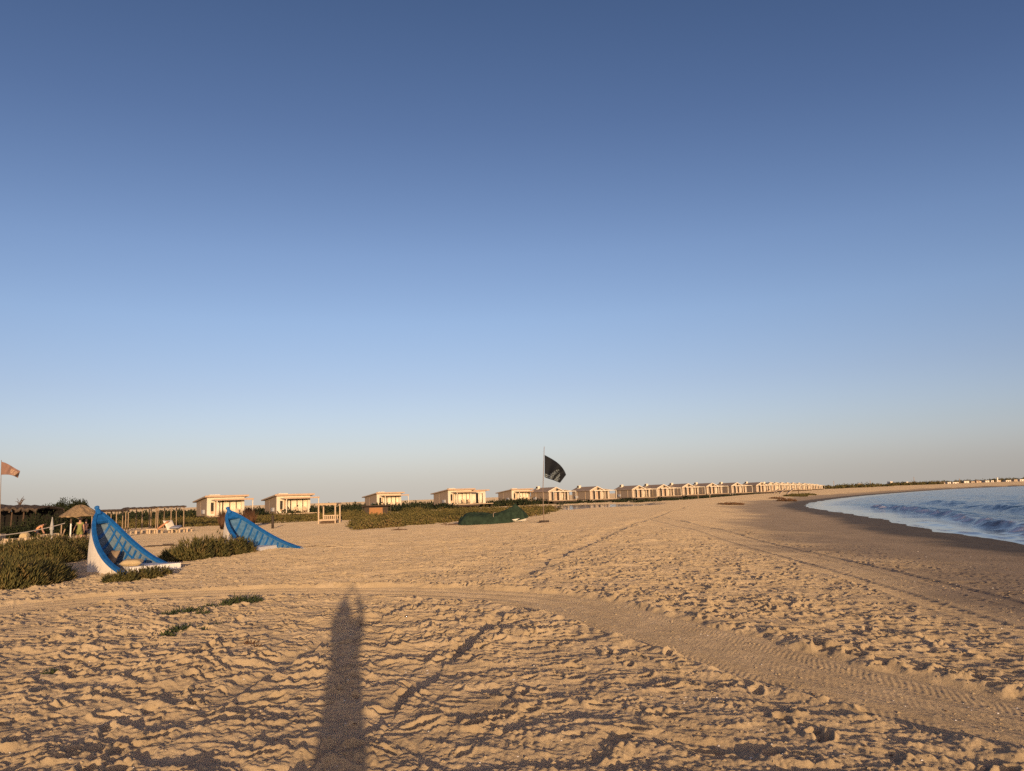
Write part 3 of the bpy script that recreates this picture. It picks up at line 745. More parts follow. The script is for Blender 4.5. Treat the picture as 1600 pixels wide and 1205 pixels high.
lb = atd(0.6, 832, 46); lb.z = gz(lb.x, lb.y); e = empty('flagpole', lb, 0, 'slim pole at the left edge flying a small faded red flag', 'flagpole')
ltop = atd(2.3, 719, lb.y) - lb
MB().tube([(0, 0, -.3), tuple(ltop)], [.025, .015], 8).build('pole', M['metal'], e)
S = px_surf([(2.4, 721.5), (14, 724), (20, 731), (31.5, 736)], [(1.4, 742), (13, 741), (20, 742), (28, 747)], lb, .8, .2, lb.y)
flag(e, S, M['flagred'], M['lettering2'], [(.30, .52, .88, .09), (.47, .50, .9, .10), (.64, .5, .9, .09), (.82, .55, .8, .06)], None)

# ------------------------------------------------------------------ tarpaulin-covered boat
tb = on(772, 818.5); e = empty('covered_boat', tb, R(4), 'long boat hidden under a dark green tarpaulin, peaked at its right end', 'boat')
pl = (tb.y / 1202)                         # metres to a photo pixel there
prof = [(-56, 1.0, 3, .15), (-54, 6, 9, .45), (-50, 12, 16, .85), (-40, 17.5, 19, 1.0), (-28, 17.5, 20, 1.05), (-10, 16, 19, 1.1), (2, 15.5, 18, 1.1), (14, 18, 16, 1.05), (22, 22, 13, .95), (29, 26, 8, .75), (33, 30, 4, .5), (37, 27, 8, .6), (44, 20, 11, .55), (50, 14, 8, .4), (53, 10, 5, .3)]
rows = []; rnd.seed(5)
fine_prof = []
for A_, B_ in zip(prof[:-1], prof[1:]):
    for k in range(4): fine_prof.append(tuple(a_ + (b_ - a_) * (k / 4) for a_, b_ in zip(A_, B_)))
fine_prof.append(prof[-1])
def crease(x, t):
    xx, tt = np.array([float(x)]), np.array([float(t)])
    a_ = 1 - abs(float(perlin(xx * .16 + tt * .7, tt * 1.6, 201)[0])) * 2; b_ = 1 - abs(float(perlin(xx * .33 + tt * 2.2, tt * 2.6 + 4, 202)[0])) * 2
    return a_ * 1.5 + b_ * .8
for (x, h, fl_, hw) in fine_prof:
    r_ = []
    for k in range(41):
        t = k / 40 * 2 - 1
        b_ = (0 if x < 18 else (x - 18) * .22)
        zz = b_ + (h - b_) * (1 - abs(t) ** (3.2 if fl_ > 10 else 1.5)) + (crease(x, t) - 1.2) * min(1, h / 8) * (1 - .8 * abs(t) ** 8) * (.35 if x > 24 else 2.0)
        yy = hw * t * (1 + .05 * math.sin(x * .5 + t * 3) + .05 * crease(x + 7, t))
        r_.append(Vector(((x + .5 * math.sin(t * 5 + x * .3)) * pl, yy, zz * pl)))
    rows.append(r_)
t_ = MB().grid(rows).build('tarpaulin', M['tarp'], e, True, solid=.01); m_ = t_.modifiers.new('s', 'SUBSURF'); m_.levels = m_.render_levels = 1
w = MB()
for x in (1,):
    pth = []
    for k in range(15):
        t = k / 14 * 2 - 1; pth.append((x * pl + .12 * math.sin(t * 4 + x), 1.1 * t * .96, (17.6 * (1 - abs(t) ** 3.2)) * pl + .02))
    w.tube([(a_, b_, c_ - .03) for a_, b_, c_ in pth], .016, 5)
w.build('rope', M['palewood'], e)
rows = []
for k in range(14):
    s = k / 13; x = (14 + 36 * s) * pl; hw = .8 * (1 - s ** 2.5 * .8); sheer = (4 + 4.5 * s) * pl
    rows.append([Vector((x, -hw, sheer)), Vector((x, -hw * .7, sheer * .35)), Vector((x, 0, .02 + .15 * s)), Vector((x, hw * .7, sheer * .35)), Vector((x, hw, sheer))])
MB().grid(rows).build('hull', M['boatwhite'], e, True, solid=.02)
rnd.seed(8)
for lab, x, y, l_, rz in (('grey plank lying beside the left end of the green tarpaulin', -66, 0, .9, .1), ('dark plank pushed under the grey one by the tarpaulin', -64, -.5, 1.1, -.12), ('short dark plank farthest left of the tarpaulin', -80, 1.2, .4, .4)):
    w = MB(); w.box((0, 0, .04), (l_, .16, .07), rz); w.box((.1, .12, .1), (l_ * .7, .1, .05), rz + .2)
    o = w.build('plank', M['drift']); q = tb + Vector((x * pl, y, 0)); o.location = (q.x, q.y, gz(q.x, q.y)); tag(o, lab, 'plank', 'loose planks by the tarpaulin')
w = MB(); w.tube([(-.6, 0, .03), (-.2, .05, .07), (.5, 0, .05)], [.03, .06, .03], 6); w.bar((-.2, .05, .05), (-.05, 0, .22), .04, .02)
o = w.build('driftwood', M['drift'], None, True); o.location = on(625, 829); tag(o, 'dark forked driftwood on the bare sand left of the tarpaulin', 'driftwood')
w = MB(); w.box((0, 0, .05), (1.6, .22, .06), .1); w.box((.1, .35, .07), (1.7, .18, .06), -.05); w.box((.6, .1, .12), (.6, .3, .1), .3)
o = w.build('driftwood', M['darkwood']); o.location = on(246, 855); tag(o, 'dark flat boards lying on the sand behind the nearer boat', 'driftwood')
for k, (px, py, l_) in enumerate(((492, 855.5, .6), (515, 856, .35))):
    w = MB(); w.tube([(-l_, 0, .02), (0, .03, .05), (l_, 0, .03)], [.015, .035, .015], 5); o = w.build('twig', M['drift'], None, True); o.location = on(px, py)
    tag(o, ('longer dark twig on the sand right of the farther boat', 'short dark twig beside the longer one on the sand')[k], 'twig')

# ------------------------------------------------------------------ canopied daybed
db = on(514, 818.5); k_ = db.y / 1202
e = empty('daybed', db, R(-4), 'pale timber daybed with four posts and a flat canopy, alone on the sand', 'daybed')
for sx in (-13, 13):
    for sy in (-.7, .7):
        MB().box((sx * k_ + (.1 if sy > 0 else 0), sy, 15 * k_), (.13, .13, 30 * k_)).build('post', M['palewood'], e)
w = MB()
w.box((0, 0, 30.6 * k_), (31 * k_, 1.8, .06))
for k in range(12): w.box(((-14.5 + k * 2.6) * k_, 0, 31.4 * k_), (.09, 1.95, .05))
w.build('canopy', M['palewood'], e)
for sy in (-.7, .7): MB().box((0, sy, 29.4 * k_), (30 * k_, .1, .12)).build('beam', M['palewood'], e)
MB().box((0, 0, 6 * k_), (25 * k_, 1.35, .16)).build('seat', M['palewood'], e)
w = MB()
for k in range(8): w.box(((-10.5 + 3 * k) * k_, .62, 9.5 * k_), (.1, .06, 6 * k_))
w.box((0, .6, 12.4 * k_), (25 * k_, .09, .1)); w.build('back_rail', M['palewood'], e)
w = MB(); w.box((0, 0, 2.2 * k_), (22 * k_, 1.1, 4.2 * k_)); w.build('crate_base', M['drift'], e)

# ------------------------------------------------------------------ low shed with the orange front
sb = atd(588, 806, 112); sb.z = gz(sb.x, sb.y); k_ = sb.y / 1202
e = empty('shed', sb, R(10), 'low dark shed with an orange board front among the scrub', 'shed')
w = MB(); w.box((0, 1.6, .75), (3.4, 3.0, 1.5)); w.build('wall', M['darkwood'], e)
MB().box((-.05, -.0, .72), (1.9, .2, 1.35)).build('door', M['orange'], e)
w = MB(); w.hexa([Vector(q) for q in ((-2.1, -.7, 1.62), (2.2, -.7, 1.62), (2.2, 3.4, 1.40), (-2.1, 3.4, 1.40))], [Vector(q) for q in ((-2.1, -.7, 1.74), (2.2, -.7, 1.74), (2.2, 3.4, 1.52), (-2.1, 3.4, 1.52))]); w.build('roof', M['darkwood'], e)
for x in (-1.9, 2.0): MB().box((x, -.5, .82), (.1, .1, 1.6)).build('post', M['darkwood'], e)

# ------------------------------------------------------------------ the row of beach huts
def cabin_flat(name_loc, wide=False):
    """flat-roofed cabin; local front along +x from the origin, facing -y"""
    e = empty('beach_hut', name_loc)
    Wd, Dp = 6.2, 6.4
    def walls(x0, x1, y0, y1, zf, zb):
        w = MB()
        w.hexa([Vector((x0, y0, 0)), Vector((x0 + .14, y0, 0)), Vector((x0 + .14, y1, 0)), Vector((x0, y1, 0))], [Vector((x0, y0, zf)), Vector((x0 + .14, y0, zf)), Vector((x0 + .14, y1, zb)), Vector((x0, y1, zb))])
        w.hexa([Vector((x1 - .14, y0, 0)), Vector((x1, y0, 0)), Vector((x1, y1, 0)), Vector((x1 - .14, y1, 0))], [Vector((x1 - .14, y0, zf)), Vector((x1, y0, zf)), Vector((x1, y1, zb)), Vector((x1 - .14, y1, zb))])
        w.box(((x0 + x1) / 2, y1 - .07, zb / 2), (x1 - x0 - .28, .14, zb)); return w
    walls(0, Wd, .15, Dp, 3.05, 2.35).build('wall', M['wood'], e)
    MB().box((.02, 3.9, 1.2), (.05, .16, 2.3)).build('corner_board', M['palewood'], e)
    w = MB(); w.box((.65, .08, 1.5), (1.3, .16, 3.0)); w.box((Wd / 2 + .65, .08, 2.78), (Wd - 1.3, .16, .5)); w.box((Wd - .25, .08, 1.27), (.5, .16, 2.54))
    w.build('front_wall', M['cream'], e)
    f = MB().box((.85, -.02, 1.45), (.46, .06, 1.5)).build('window', M['dark'], e)
    MB().box((.85, -.055, .55), (.46, .05, .42)).build('sill', M['fascia'], f)
    MB().box((1.42, .0, 1.27), (.2, .26, 2.54)).build('pillar', M['fascia'], e)
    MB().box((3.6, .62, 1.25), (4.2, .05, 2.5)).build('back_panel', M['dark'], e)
    for k, x in enumerate((2.15, 3.25, 4.35, 5.35)):
        p = MB()
        n = 9; w_ = (.86, 1.0, .92, .72)[k]
        p.grid([[Vector((x - w_ / 2 + w_ * j / 18, .30 + .05 * math.sin(j * 1.9 + k), z)) for j in range(19)] for z in (.05, 2.5)])
        p.build('curtain', M['curtain'], e, True, solid=.02)
    for x in (2.68, 3.82, 4.88): MB().box((x, .22, 1.25), (.07, .08, 2.5)).build('door_frame', M['darkwood'], e)
    b0 = [(-.55, -.75, 3.10), (Wd + .5, -.75, 3.10), (Wd + .5, Dp + .5, 2.30), (-.55, Dp + .5, 2.30)]
    MB().hexa([Vector(q) for q in b0], [Vector((x, y, z + .22)) for x, y, z in b0]).build('roof', M['roof'], e)
    MB().box((Wd / 2, -.79, 3.23), (Wd + 1.05, .08, .30)).build('fascia', M['fascia'], e)
    MB().box((Wd / 2 + .7, -1.25, 2.62), (Wd + .2, 2.2, .16)).build('porch_roof', M['cream'], e)
    MB().box((Wd / 2 + .7, -2.38, 2.62), (Wd + .25, .07, .26)).build('porch_fascia', M['fascia'], e)
    for x in (1.0, Wd + .7): MB().box((x, -2.2, 1.27), (.13, .13, 2.54)).build('porch_post', M['cream'], e)
    MB().box((1.4, 1.0, 3.32), (1.7, .9, .42)).build('roof_box', M['cream'], e)
    MB().box((Wd / 2 + .3, -1.2, -.1), (Wd + 1.2, 2.6, .14)).build('deck', M['palewood'], e)
    MB().box((Wd / 2, 3.3, -.08), (Wd, 6.2, .15)).build('floor', M['darkwood'], e)
    for x in (.3, 2.3, 4.3, 6.2):
        for y in (-2.2, .2, 5.9): MB().box((x, y, -.85), (.2, .2, 1.35)).build('stilt', M['darkwood'], e)
    MB().box((Wd / 2, -2.42, -.36), (Wd + 1.0, .06, .4)).build('skirt_board', M['darkwood'], e)
    MB().box((-.2, 1.5, .7), (.35, .9, .65)).build('air_conditioner', M['aircon'], e)
    for x in (3.1, 4.6):
        c = MB(); c.box((x, -1.5, .42), (.55, .5, .08)); c.box((x, -1.25, .75), (.55, .07, .6), rot=Matrix.Rotation(-.2, 3, 'X'))
        for sx in (-.22, .22):
            for sy in (-.2, .2): c.box((x + sx, -1.5 + sy, .18), (.05, .05, .42))
        c.build('deck_chair', M['palewood'], e)
    if wide:
        x0 = Wd + .02
        walls(x0, x0 + 4.2, .9, Dp, 2.75, 2.2).build('wing_wall', M['wood'], e)
        w = MB(); w.box((x0 + 2.1, .82, 2.5), (4.2, .16, .5)); w.box((x0 + .35, .82, 1.12), (.7, .16, 2.25)); w.box((x0 + 3.85, .82, 1.12), (.7, .16, 2.25)); w.build('wing_front', M['cream'], e)
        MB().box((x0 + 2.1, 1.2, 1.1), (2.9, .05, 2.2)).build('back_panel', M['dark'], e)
        for x in (x0 + 1.2, x0 + 2.9):
            MB().grid([[Vector((x - .5 + j / 18, 1.0 + .05 * math.sin(j * 2 + x), z)) for j in range(19)] for z in (.05, 2.25)]).build('curtain', M['curtain'], e, True, solid=.02)
        b0 = [(x0 + .5, .1, 2.80), (x0 + 4.7, .1, 2.80), (x0 + 4.7, Dp + .4, 2.15), (x0 + .5, Dp + .4, 2.15)]
        MB().hexa([Vector(q) for q in b0], [Vector((x, y, z + .2)) for x, y, z in b0]).build('wing_roof', M['roof'], e)
        MB().box((x0 + 2.7, .05, 2.9), (4.4, .07, .28)).build('fascia', M['fascia'], e)
        MB().box((x0 + 2.2, -.6, -.1), (4.4, 3.0, .14)).build('deck', M['palewood'], e)
        for x in (x0 + 2, x0 + 4.1):
            for y in (-1.9, 5.9): MB().box((x, y, -.85), (.2, .2, 1.35)).build('stilt', M['darkwood'], e)
    return e
def cabin_gable():
    e = empty('beach_hut', (0, 0, 0))
    Wm, Dp = 4.7, 7.4; er, rg = 2.35, 3.3
    w = MB(); w.box((.07, Dp / 2, er / 2), (.14, Dp, er)); w.box((Wm - .07, Dp / 2 + .5, er / 2), (.14, Dp - 1, er)); w.box((Wm / 2, Dp - .07, er / 2), (Wm - .28, .14, er)); w.build('wall', M['wood'], e)
    for y in (1.9, 5.2): MB().box((-.03, y, 1.15), (.06, .14, 2.25)).build('corner_board', M['palewood'], e)
    g = MB()
    for x0, x1 in ((0, 1.25), (2.15, 2.95), (3.75, Wm)): g.box(((x0 + x1) / 2, .08, er / 2), (x1 - x0, .16, er))
    g.build('front_wall', M['tan'], e)
    tri = [(0, 0, er), (Wm, 0, er), (Wm / 2, 0, rg)]
    g = MB(); g.add([Vector(q) for q in tri] + [Vector((x, .16, z)) for x, y, z in tri], [(0, 1, 2), (5, 4, 3), (0, 3, 4, 1), (1, 4, 5, 2), (2, 5, 3, 0)]); g.build('gable', M['tan'], e)
    MB().box((3.05, -.04, 2.72), (.75, .1, .42)).build('vent', M['dark'], e)
    MB().box((1.7, .12, 1.08), (.9, .08, 2.16)).build('door', M['dark'], e)
    MB().box((3.35, .12, 1.08), (.8, .08, 2.16)).build('door', M['darkwood'], e)
    MB().box((2.55, -.05, 1.1), (.5, .05, 1.6)).build('shutter', M['fascia'], e)
    for s in (-1, 1):
        xe = -.45 if s < 0 else Wm + .45; ze = er - .14
        q0 = [Vector((xe, -.5, ze)), Vector((Wm / 2, -.5, rg + .02)), Vector((Wm / 2, Dp + .4, rg + .02)), Vector((xe, Dp + .4, ze))]
        if s > 0: q0 = [q0[1], q0[0], q0[3], q0[2]]
        MB().hexa(q0, [q + Vector((0, 0, .14)) for q in q0]).build('roof_slope', M['roof'], e)
        a, b = (q0[0], q0[1])
        MB().hexa([a + Vector((0, -.07, -.02)), b + Vector((0, -.07, -.02)), b + Vector((0, -.01, -.02)), a + Vector((0, -.01, -.02))], [a + Vector((0, -.07, .2)), b + Vector((0, -.07, .2)), b + Vector((0, -.01, .2)), a + Vector((0, -.01, .2))]).build('barge_board', M['cream'], e)
    MB().box((1.6, Dp - 1.2, 3.35), (.8, .8, 1.0)).build('chimney', M['cream'], e)
    MB().box((1.6 - .42, Dp - 1.2, 3.5), (.06, .7, .5)).build('chimney_louvre', M['dark'], e)
    x0 = Wm + .02
    w = MB(); w.box((x0 + 2.93, 2.8, 1.05), (.14, 4.6, 2.1)); w.box((x0 + 1.5, 5.1, 1.1), (2.7, .14, 2.2)); w.build('wing_wall', M['wood'], e)
    g = MB()
    for a, b in ((0, .5), (1.1, 1.7), (2.3, 3.0)): g.box((x0 + (a + b) / 2, .58, 1.05), (b - a, .16, 2.1))
    g.box((x0 + 1.5, .58, 2.25), (3.0, .16, .3)); g.build('wing_front', M['tan'], e)
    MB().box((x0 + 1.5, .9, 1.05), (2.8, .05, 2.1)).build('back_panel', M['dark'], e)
    MB().grid([[Vector((x0 + .62 + .3 * j / 9, .75 + .03 * math.sin(j * 2), z)) for j in range(10)] for z in (.05, 2.05)]).build('curtain', M['curtain'], e, True, solid=.02)
    q0 = [Vector((x0 + .3, -.3, 2.62)), Vector((x0 + 3.4, -.3, 2.2)), Vector((x0 + 3.4, 5.4, 2.2)), Vector((x0 + .3, 5.4, 2.62))]
    MB().hexa(q0, [q + Vector((0, 0, .14)) for q in q0]).build('wing_roof', M['paleroof'], e)
    for x in (.2, 2.4, x0 + .3, x0 + 3.2): MB().box((x, -2.0, 1.1), (.13, .13, 2.2)).build('porch_post', M['cream'], e)
    MB().box((Wm / 2 + 1.5, -2.0, 2.26), (Wm + 3.4, .12, .16)).build('porch_beam', M['cream'], e)
    MB().box((Wm / 2 + 1.5, -1.1, -.1), (Wm + 3.6, 2.2, .14)).build('deck', M['palewood'], e)
    MB().box((Wm / 2, Dp / 2, -.08), (Wm, Dp - .1, .15)).build('floor', M['darkwood'], e)
    for x in (.3, 2.6, 5.0, 7.4):
        for y in (-2.0, .4, 3.7, 7.0):
            if y < 6 or x < 5: MB().box((x, y, -.85), (.2, .2, 1.35)).build('stilt', M['darkwood'], e)
    MB().box((Wm / 2 + 1.5, -2.24, -.4), (Wm + 3.4, .06, .5)).build('skirt_board', M['darkwood'], e)
    MB().box((-.2, 5.4, .7), (.35, .9, .65)).build('air_conditioner', M['aircon'], e)
    return e
GH = 'beach huts along the bay'
def place(o, px, base, dist, ang, label):
    p = atd(px, base, dist); o.location = p; o.rotation_euler = (0, 0, R(ang)); tag(o, label, 'beach hut', GH)
h1 = cabin_flat((0, 0, 0)); hw_ = cabin_flat((0, 0, 0), True); hg = cabin_gable()
place(h1, 323, 806.5, 130, 37, 'flat-roofed timber hut behind the farther blue boat, leftmost in the row')
o = copy_tree(h1); place(o, 432, 802.5, 138, 36, 'flat-roofed timber hut second from the left, behind the dry scrub right of the farther boat')
o = copy_tree(h1); place(o, 589, 793, 178, 36, 'flat-roofed timber hut just behind the low orange-fronted shed')
place(hw_, 700.5, 788.2, 172, 36, 'widest flat-roofed hut, with a lower side wing, behind the green tarpaulin')
o = copy_tree(h1); place(o, 800, 784, 208, 36, 'small flat-roofed hut between the widest hut and the black flag')
place(hg, 857, 782.3, 204, 37, 'gable-roofed hut right behind the black flag\'s pole')
for px, base, dist, ang, lab in ((922, 780.3, 211, 36, 'gable-roofed hut next right of the black flag, behind the lagoon'),
        (988, 777.5, 226, 34, 'gable-roofed hut second to the right of the black flag'),
        (1027, 775.5, 232, 33, 'gable-roofed hut third to the right of the black flag, close against the second'),
        (1066, 773.3, 242, 32, 'gable-roofed hut fourth to the right of the black flag'),
        (1104, 771.6, 254, 31, 'gable-roofed hut fifth to the right of the black flag, behind two thin posts'),
        (1143, 770.2, 266, 30, 'gable-roofed hut sixth to the right of the black flag'),
        (1182, 768.6, 284, 29, 'gable-roofed hut seventh to the right of the flag, last before the pale crowded huts')):
    o = copy_tree(hg); place(o, px, base, dist, ang, lab)
for k, px in enumerate((1198, 1207, 1216, 1225, 1234, 1243)):
    o = copy_tree(hg); place(o, px, 766.6 - k * .25, 340 + k * 14, 4, 'pale hut in the tightly packed far stretch of the row')
for k, px in enumerate((1252, 1259, 1265, 1271)):
    o = copy_tree(hg); place(o, px, 764.6 - k * .25, 450 + k * 45, 4, 'tiny pale hut at the far end of the row, too distant to tell apart')

# ------------------------------------------------------------------ left background: shelter, parasol, net, pergolas, people
def near_on(px, py, d):
    p = atd(px, py, d); p.z = gz(p.x, p.y); return p
M['shade'] = mat('painted interior shade', (.014, .012, .010), .95, .2)  # near-black colour stands in for the shade under the thatch
# old thatch shelter
sb = near_on(36, 830, 74); k_ = 74 / 1202
e = empty('thatch_shelter', sb, 0, 'long low shelter under an old dark thatched roof at the left edge', 'shelter')
w = MB(); n = 30; rows = []
for i in range(n + 1):
    x = (-62 + 101 * i / n) * k_
    zt = 2.95 - .25 * max(0, i / n - .35) + .10 * math.sin(i * 1.7) + .06 * math.sin(i * 4.1)
    rows.append([Vector((x, -2.0 + .2 * math.sin(i * 2.3), zt - .34 + .08 * math.sin(i * 3.1) + .06 * math.sin(i * 7.7))), Vector((x, -1.9, zt - .15)), Vector((x, 0, zt + .05)), Vector((x, 2.4, zt - .2)), Vector((x, 2.5, zt - .5))])
w.grid(rows).build('roof', M['darkthatch'], e, False, solid=.12)
for x in (-58, -40, -20, -2, 16, 34): MB().tube([(x * k_, -1.7, 0), (x * k_ + .08, -1.7, 2.4)], .07, 6).build('post', M['drift'], e)
w = MB(); rows = [[Vector(((-62 + 101 * i / 20) * k_, 2.2 + .04 * math.sin(i * 2), z)) for i in range(21)] for z in (0, 2.5)]
w.grid(rows).build('dark_backing', M['shade'], e, solid=.08)  # back sheet added to darken the shelter's inside
for x in (-45, -28): MB().box((x * k_, -.3, .35), (1.2, .8, .1)).build('table', M['drift'], e)
def tree(loc, lobes, material, trunk, label, n_per, ln, wd, cat='tree', name='tree', limbs=5, group=None):
    P, D = [], []
    for (x, y, z, r_, h) in lobes:
        p, d = lobe_points(x, y, z, r_, r_ * .9, h, n_per, .35); P.append(p); D.append(d)
        p, d = lobe_points(x, y, z, r_ * .95, r_ * .9, -h * .35, n_per // 3, .35); P.append(p); D.append(d)
    P = np.concatenate(P); D = np.concatenate(D); n = len(P)
    cl = .5 + .9 * perlin(P[:, 0] * 2.2 + loc.x, P[:, 1] * 2.2 + P[:, 2] * 2, 19)
    v, F, t = shoots(P, D, NR.uniform(*ln, n), NR.uniform(*wd, n), np.clip(cl * .6 + NR.uniform(0, .4, n), 0, 1))
    e = empty(name, loc, 0, label, cat, group); mesh_np('crown', v, F, t, material, e)
    w = MB(); w.tube([(0, 0, -.3), (.05, 0, .5), (0, .05, 1.0)], [trunk, trunk * .8, trunk * .6], 8)
    for (x, y, z, r_, h) in lobes[:limbs]: w.tube([(0, 0, .6), (x * .5, y * .5, z * .6 + .2), (x, y, z + h * .4)], [trunk * .6, trunk * .45, trunk * .15], 6)
    w.build('trunk', M['drift'], e); return e
tree(near_on(101, 830, 90), [(.3, 0, 1.9, 1.7, 1.9), (-1.5, .2, 1.7, 1.5, 1.55), (1.6, .2, 1.7, 1.2, 1.9), (-3.0, 0, 1.5, 1.2, 1.1), (.6, -.6, .8, 1.6, 1.4), (-1.4, -.7, .8, 1.5, 1.2), (2.2, .5, .8, 1.0, 1.5)], M['leafdark'], .16,
     'dense dark green tree behind the straw parasol', 4200, (.14, .32), (.028, .05))
tree(near_on(3, 830, 86), [(-.6, 0, 2.3, 1.0, .9), (.2, .3, 2.1, .7, .7), (-1.5, 0, 1.9, .9, .7)], M['leafdark'], .12, 'small green treetop showing over the thatch at the left edge', 500, (.12, .28), (.02, .035))
tp = near_on(29, 830, 84); e = empty('bare_tree', tp, 0, 'thin bare twiggy tree rising above the dark thatched roof', 'tree')
w = MB(); rnd.seed(12); w.tube([(0, 0, 0), (.1, 0, 1.6), (0, 0, 3.6)], [.07, .05, .035], 6); w.build('trunk', M['drift'], e)
w = MB()
for k in range(13):
    a = rnd.uniform(0, 6.28); z = rnd.uniform(2.7, 3.6); q = Vector((math.cos(a) * rnd.uniform(.3, .75), math.sin(a) * .3, z + rnd.uniform(.2, .9)))
    w.tube([(0, 0, z), tuple((Vector((0, 0, z)) + q) / 2 + Vector((0, 0, .08))), tuple(q)], [.035, .025, .015], 5)
w.build('branch', M['drift'], e)
# dark bushes in and beside the shelter's shade
for k, (px, py, d, r_, h, lab) in enumerate(((12, 832, 69, 1.1, 1.5, 'green bush under the thatch shelter, nearest the left edge'), (36, 831, 70, 1.0, 1.15, 'green bush growing in the middle of the shelter'), (66, 830, 72, 1.4, 2.5, 'dark bush at the right end of the shelter, behind the figure in orange'), (88, 829, 78, 1.5, 2.2, 'dark bush between the closed grey parasol and the straw parasol'))):
    p = near_on(px, py, d)
    bush('bush', [(p.x, p.y, r_, h), (p.x + r_ * .9, p.y + .3, r_ * .8, h * .8), (p.x - r_ * .8, p.y + .2, r_ * .8, h * .9)], M['leafdark'], lab, 'bush', 420, (.15, .32), (.025, .045), 'bushes round the thatch shelter')
# low stone wall and blocks
for k, (x0, x1, py, d, h, lab) in enumerate(((4, 54, 832.5, 62, .34, 'low wall of pale rubble stone in front of the shelter'), (58, 92, 831, 64, .5, 'heap of pale rubble stones right of the figure in orange'), (-12, 5, 831.5, 64, .62, 'pale stone block at the very left edge'))):
    a = near_on(x0, py, d); b = near_on(x1, py, d + 2); e = MB(); rnd.seed(20 + k)
    L = (b - a).length; n = max(2, int(L / .42))
    for i in range(n):
        for r_ in range(2):
            t = (i + .5 + .2 * r_) / n; q = a.lerp(b, min(t, 1)) - a
            sz = (.44 + rnd.uniform(-.08, .05), .4, h * .55 + rnd.uniform(-.05, .05))
            e.box((q.x, q.y + rnd.uniform(-.06, .06), h * (.25 + .48 * r_) + rnd.uniform(-.02, .02)), sz, rot=Matrix.Rotation(rnd.uniform(-.2, .2), 3, 'Z') @ Matrix.Rotation(rnd.uniform(-.12, .12), 3, 'Y'))
    o = e.build(('stone_wall', 'stone_heap', 'stone_block')[k], M['stone'], None, bevel=.03); o.location = a; tag(o, lab, ('wall', 'stones', 'stone')[k])
p = near_on(39, 829, 65); o = cushion('beanbag', p + Vector((0, 0, .35)), (.75, .6, .75), .2, R(35), M['cushion'], 'tan beanbag leaning up between the wall and the figure in orange'); o['category'] = 'beanbag'
# closed parasol
p = near_on(80.5, 834, 60); k_ = 60 / 1202
e = empty('closed_parasol', p, 0, 'tall closed grey canvas parasol standing by the dark bushes', 'parasol')
MB().tube([(0, 0, 0), (0, 0, 1.9)], .03, 6).build('pole', M['white'], e)
MB().lathe([(.05, .5), (.11, .6), (.10, .95), (.16, 1.0), (.14, 1.15), (.07, 1.6), (.015, 1.95)], 10).build('canopy', M['greyumb'], e, True)
# straw parasol
p = near_on(124, 836, 58); k_ = 58 / 1202
e = empty('straw_parasol', p, 0, 'round straw-thatched parasol behind the nearer blue boat', 'parasol')
MB().tube([(0, 0, -.2), (.06, 0, 2.15)], [.06, .05], 8).build('pole', M['palewood'], e)
prof = []
m_ = MB(); rows = []; rnd.seed(4)
for (r_, z) in ((.05, 2.78), (.3, 2.72), (.7, 2.5), (1.1, 2.2), (1.38, 1.98), (1.36, 1.90), (1.0, 2.08), (.5, 2.35), (.1, 2.5)):
    rows.append([Vector(((r_ + rnd.uniform(-.03, .03)) * math.cos(6.2832 * k / 30), (r_ + rnd.uniform(-.03, .03)) * math.sin(6.2832 * k / 30), z + rnd.uniform(-.05, .03) * (r_ > .2))) for k in range(30)])
for r_ in rows: r_.append(r_[0])
m_.grid(rows).build('thatch', M['thatch'], e, False)
for a in range(6): MB().tube([(0.05, 0, 1.7), (.95 * math.cos(a * 1.047), .95 * math.sin(a * 1.047), 2.06)], .025, 5).build('brace', M['palewood'], e)
# volleyball net
a = near_on(110, 836, 54); b = near_on(-60, 836, 50); e = empty('volleyball_net', a, 0, 'sagging volleyball net strung from a white post beside the straw parasol', 'net')
w = MB(); w.tube([(0, 0, -.2), (0, 0, 1.45)], .05, 8).build('post', M['white'], e); MB().tube([(0, 0, 1.45), (0, 0, 1.78)], .06, 8).build('post_top', M['drift'], e)
q = b - a; rows = []
for i in range(31):
    t = i / 30; s_ = 1.5 - 1.65 * t + 1.05 * t * t - .0
    base = Vector((0, 0, 0)).lerp(q, .06 + .94 * t); rows.append([base + Vector((0, 0, s_ + .026)), base + Vector((0, 0, s_ - .026))])
MB().grid(rows).build('tape', M['rope'], e, solid=.01)
MB().tube([(q.x, q.y, q.z), (q.x, q.y, q.z + 1.45)], .05, 8).build('post', M['white'], e)
for k, (px, x2) in enumerate(((95.5, -.25), (94, .1))):
    p = near_on(px, 834, 57); o = MB().tube([(0, 0, 0), (.25 + x2, 0, 1.35 - .3 * k)], .045, 6).build('stake', M['postwood']); o.location = p
    tag(o, ('taller grey stake leaning right between the two parasols', 'shorter grey stake leaning beside the taller one')[k], 'stake')
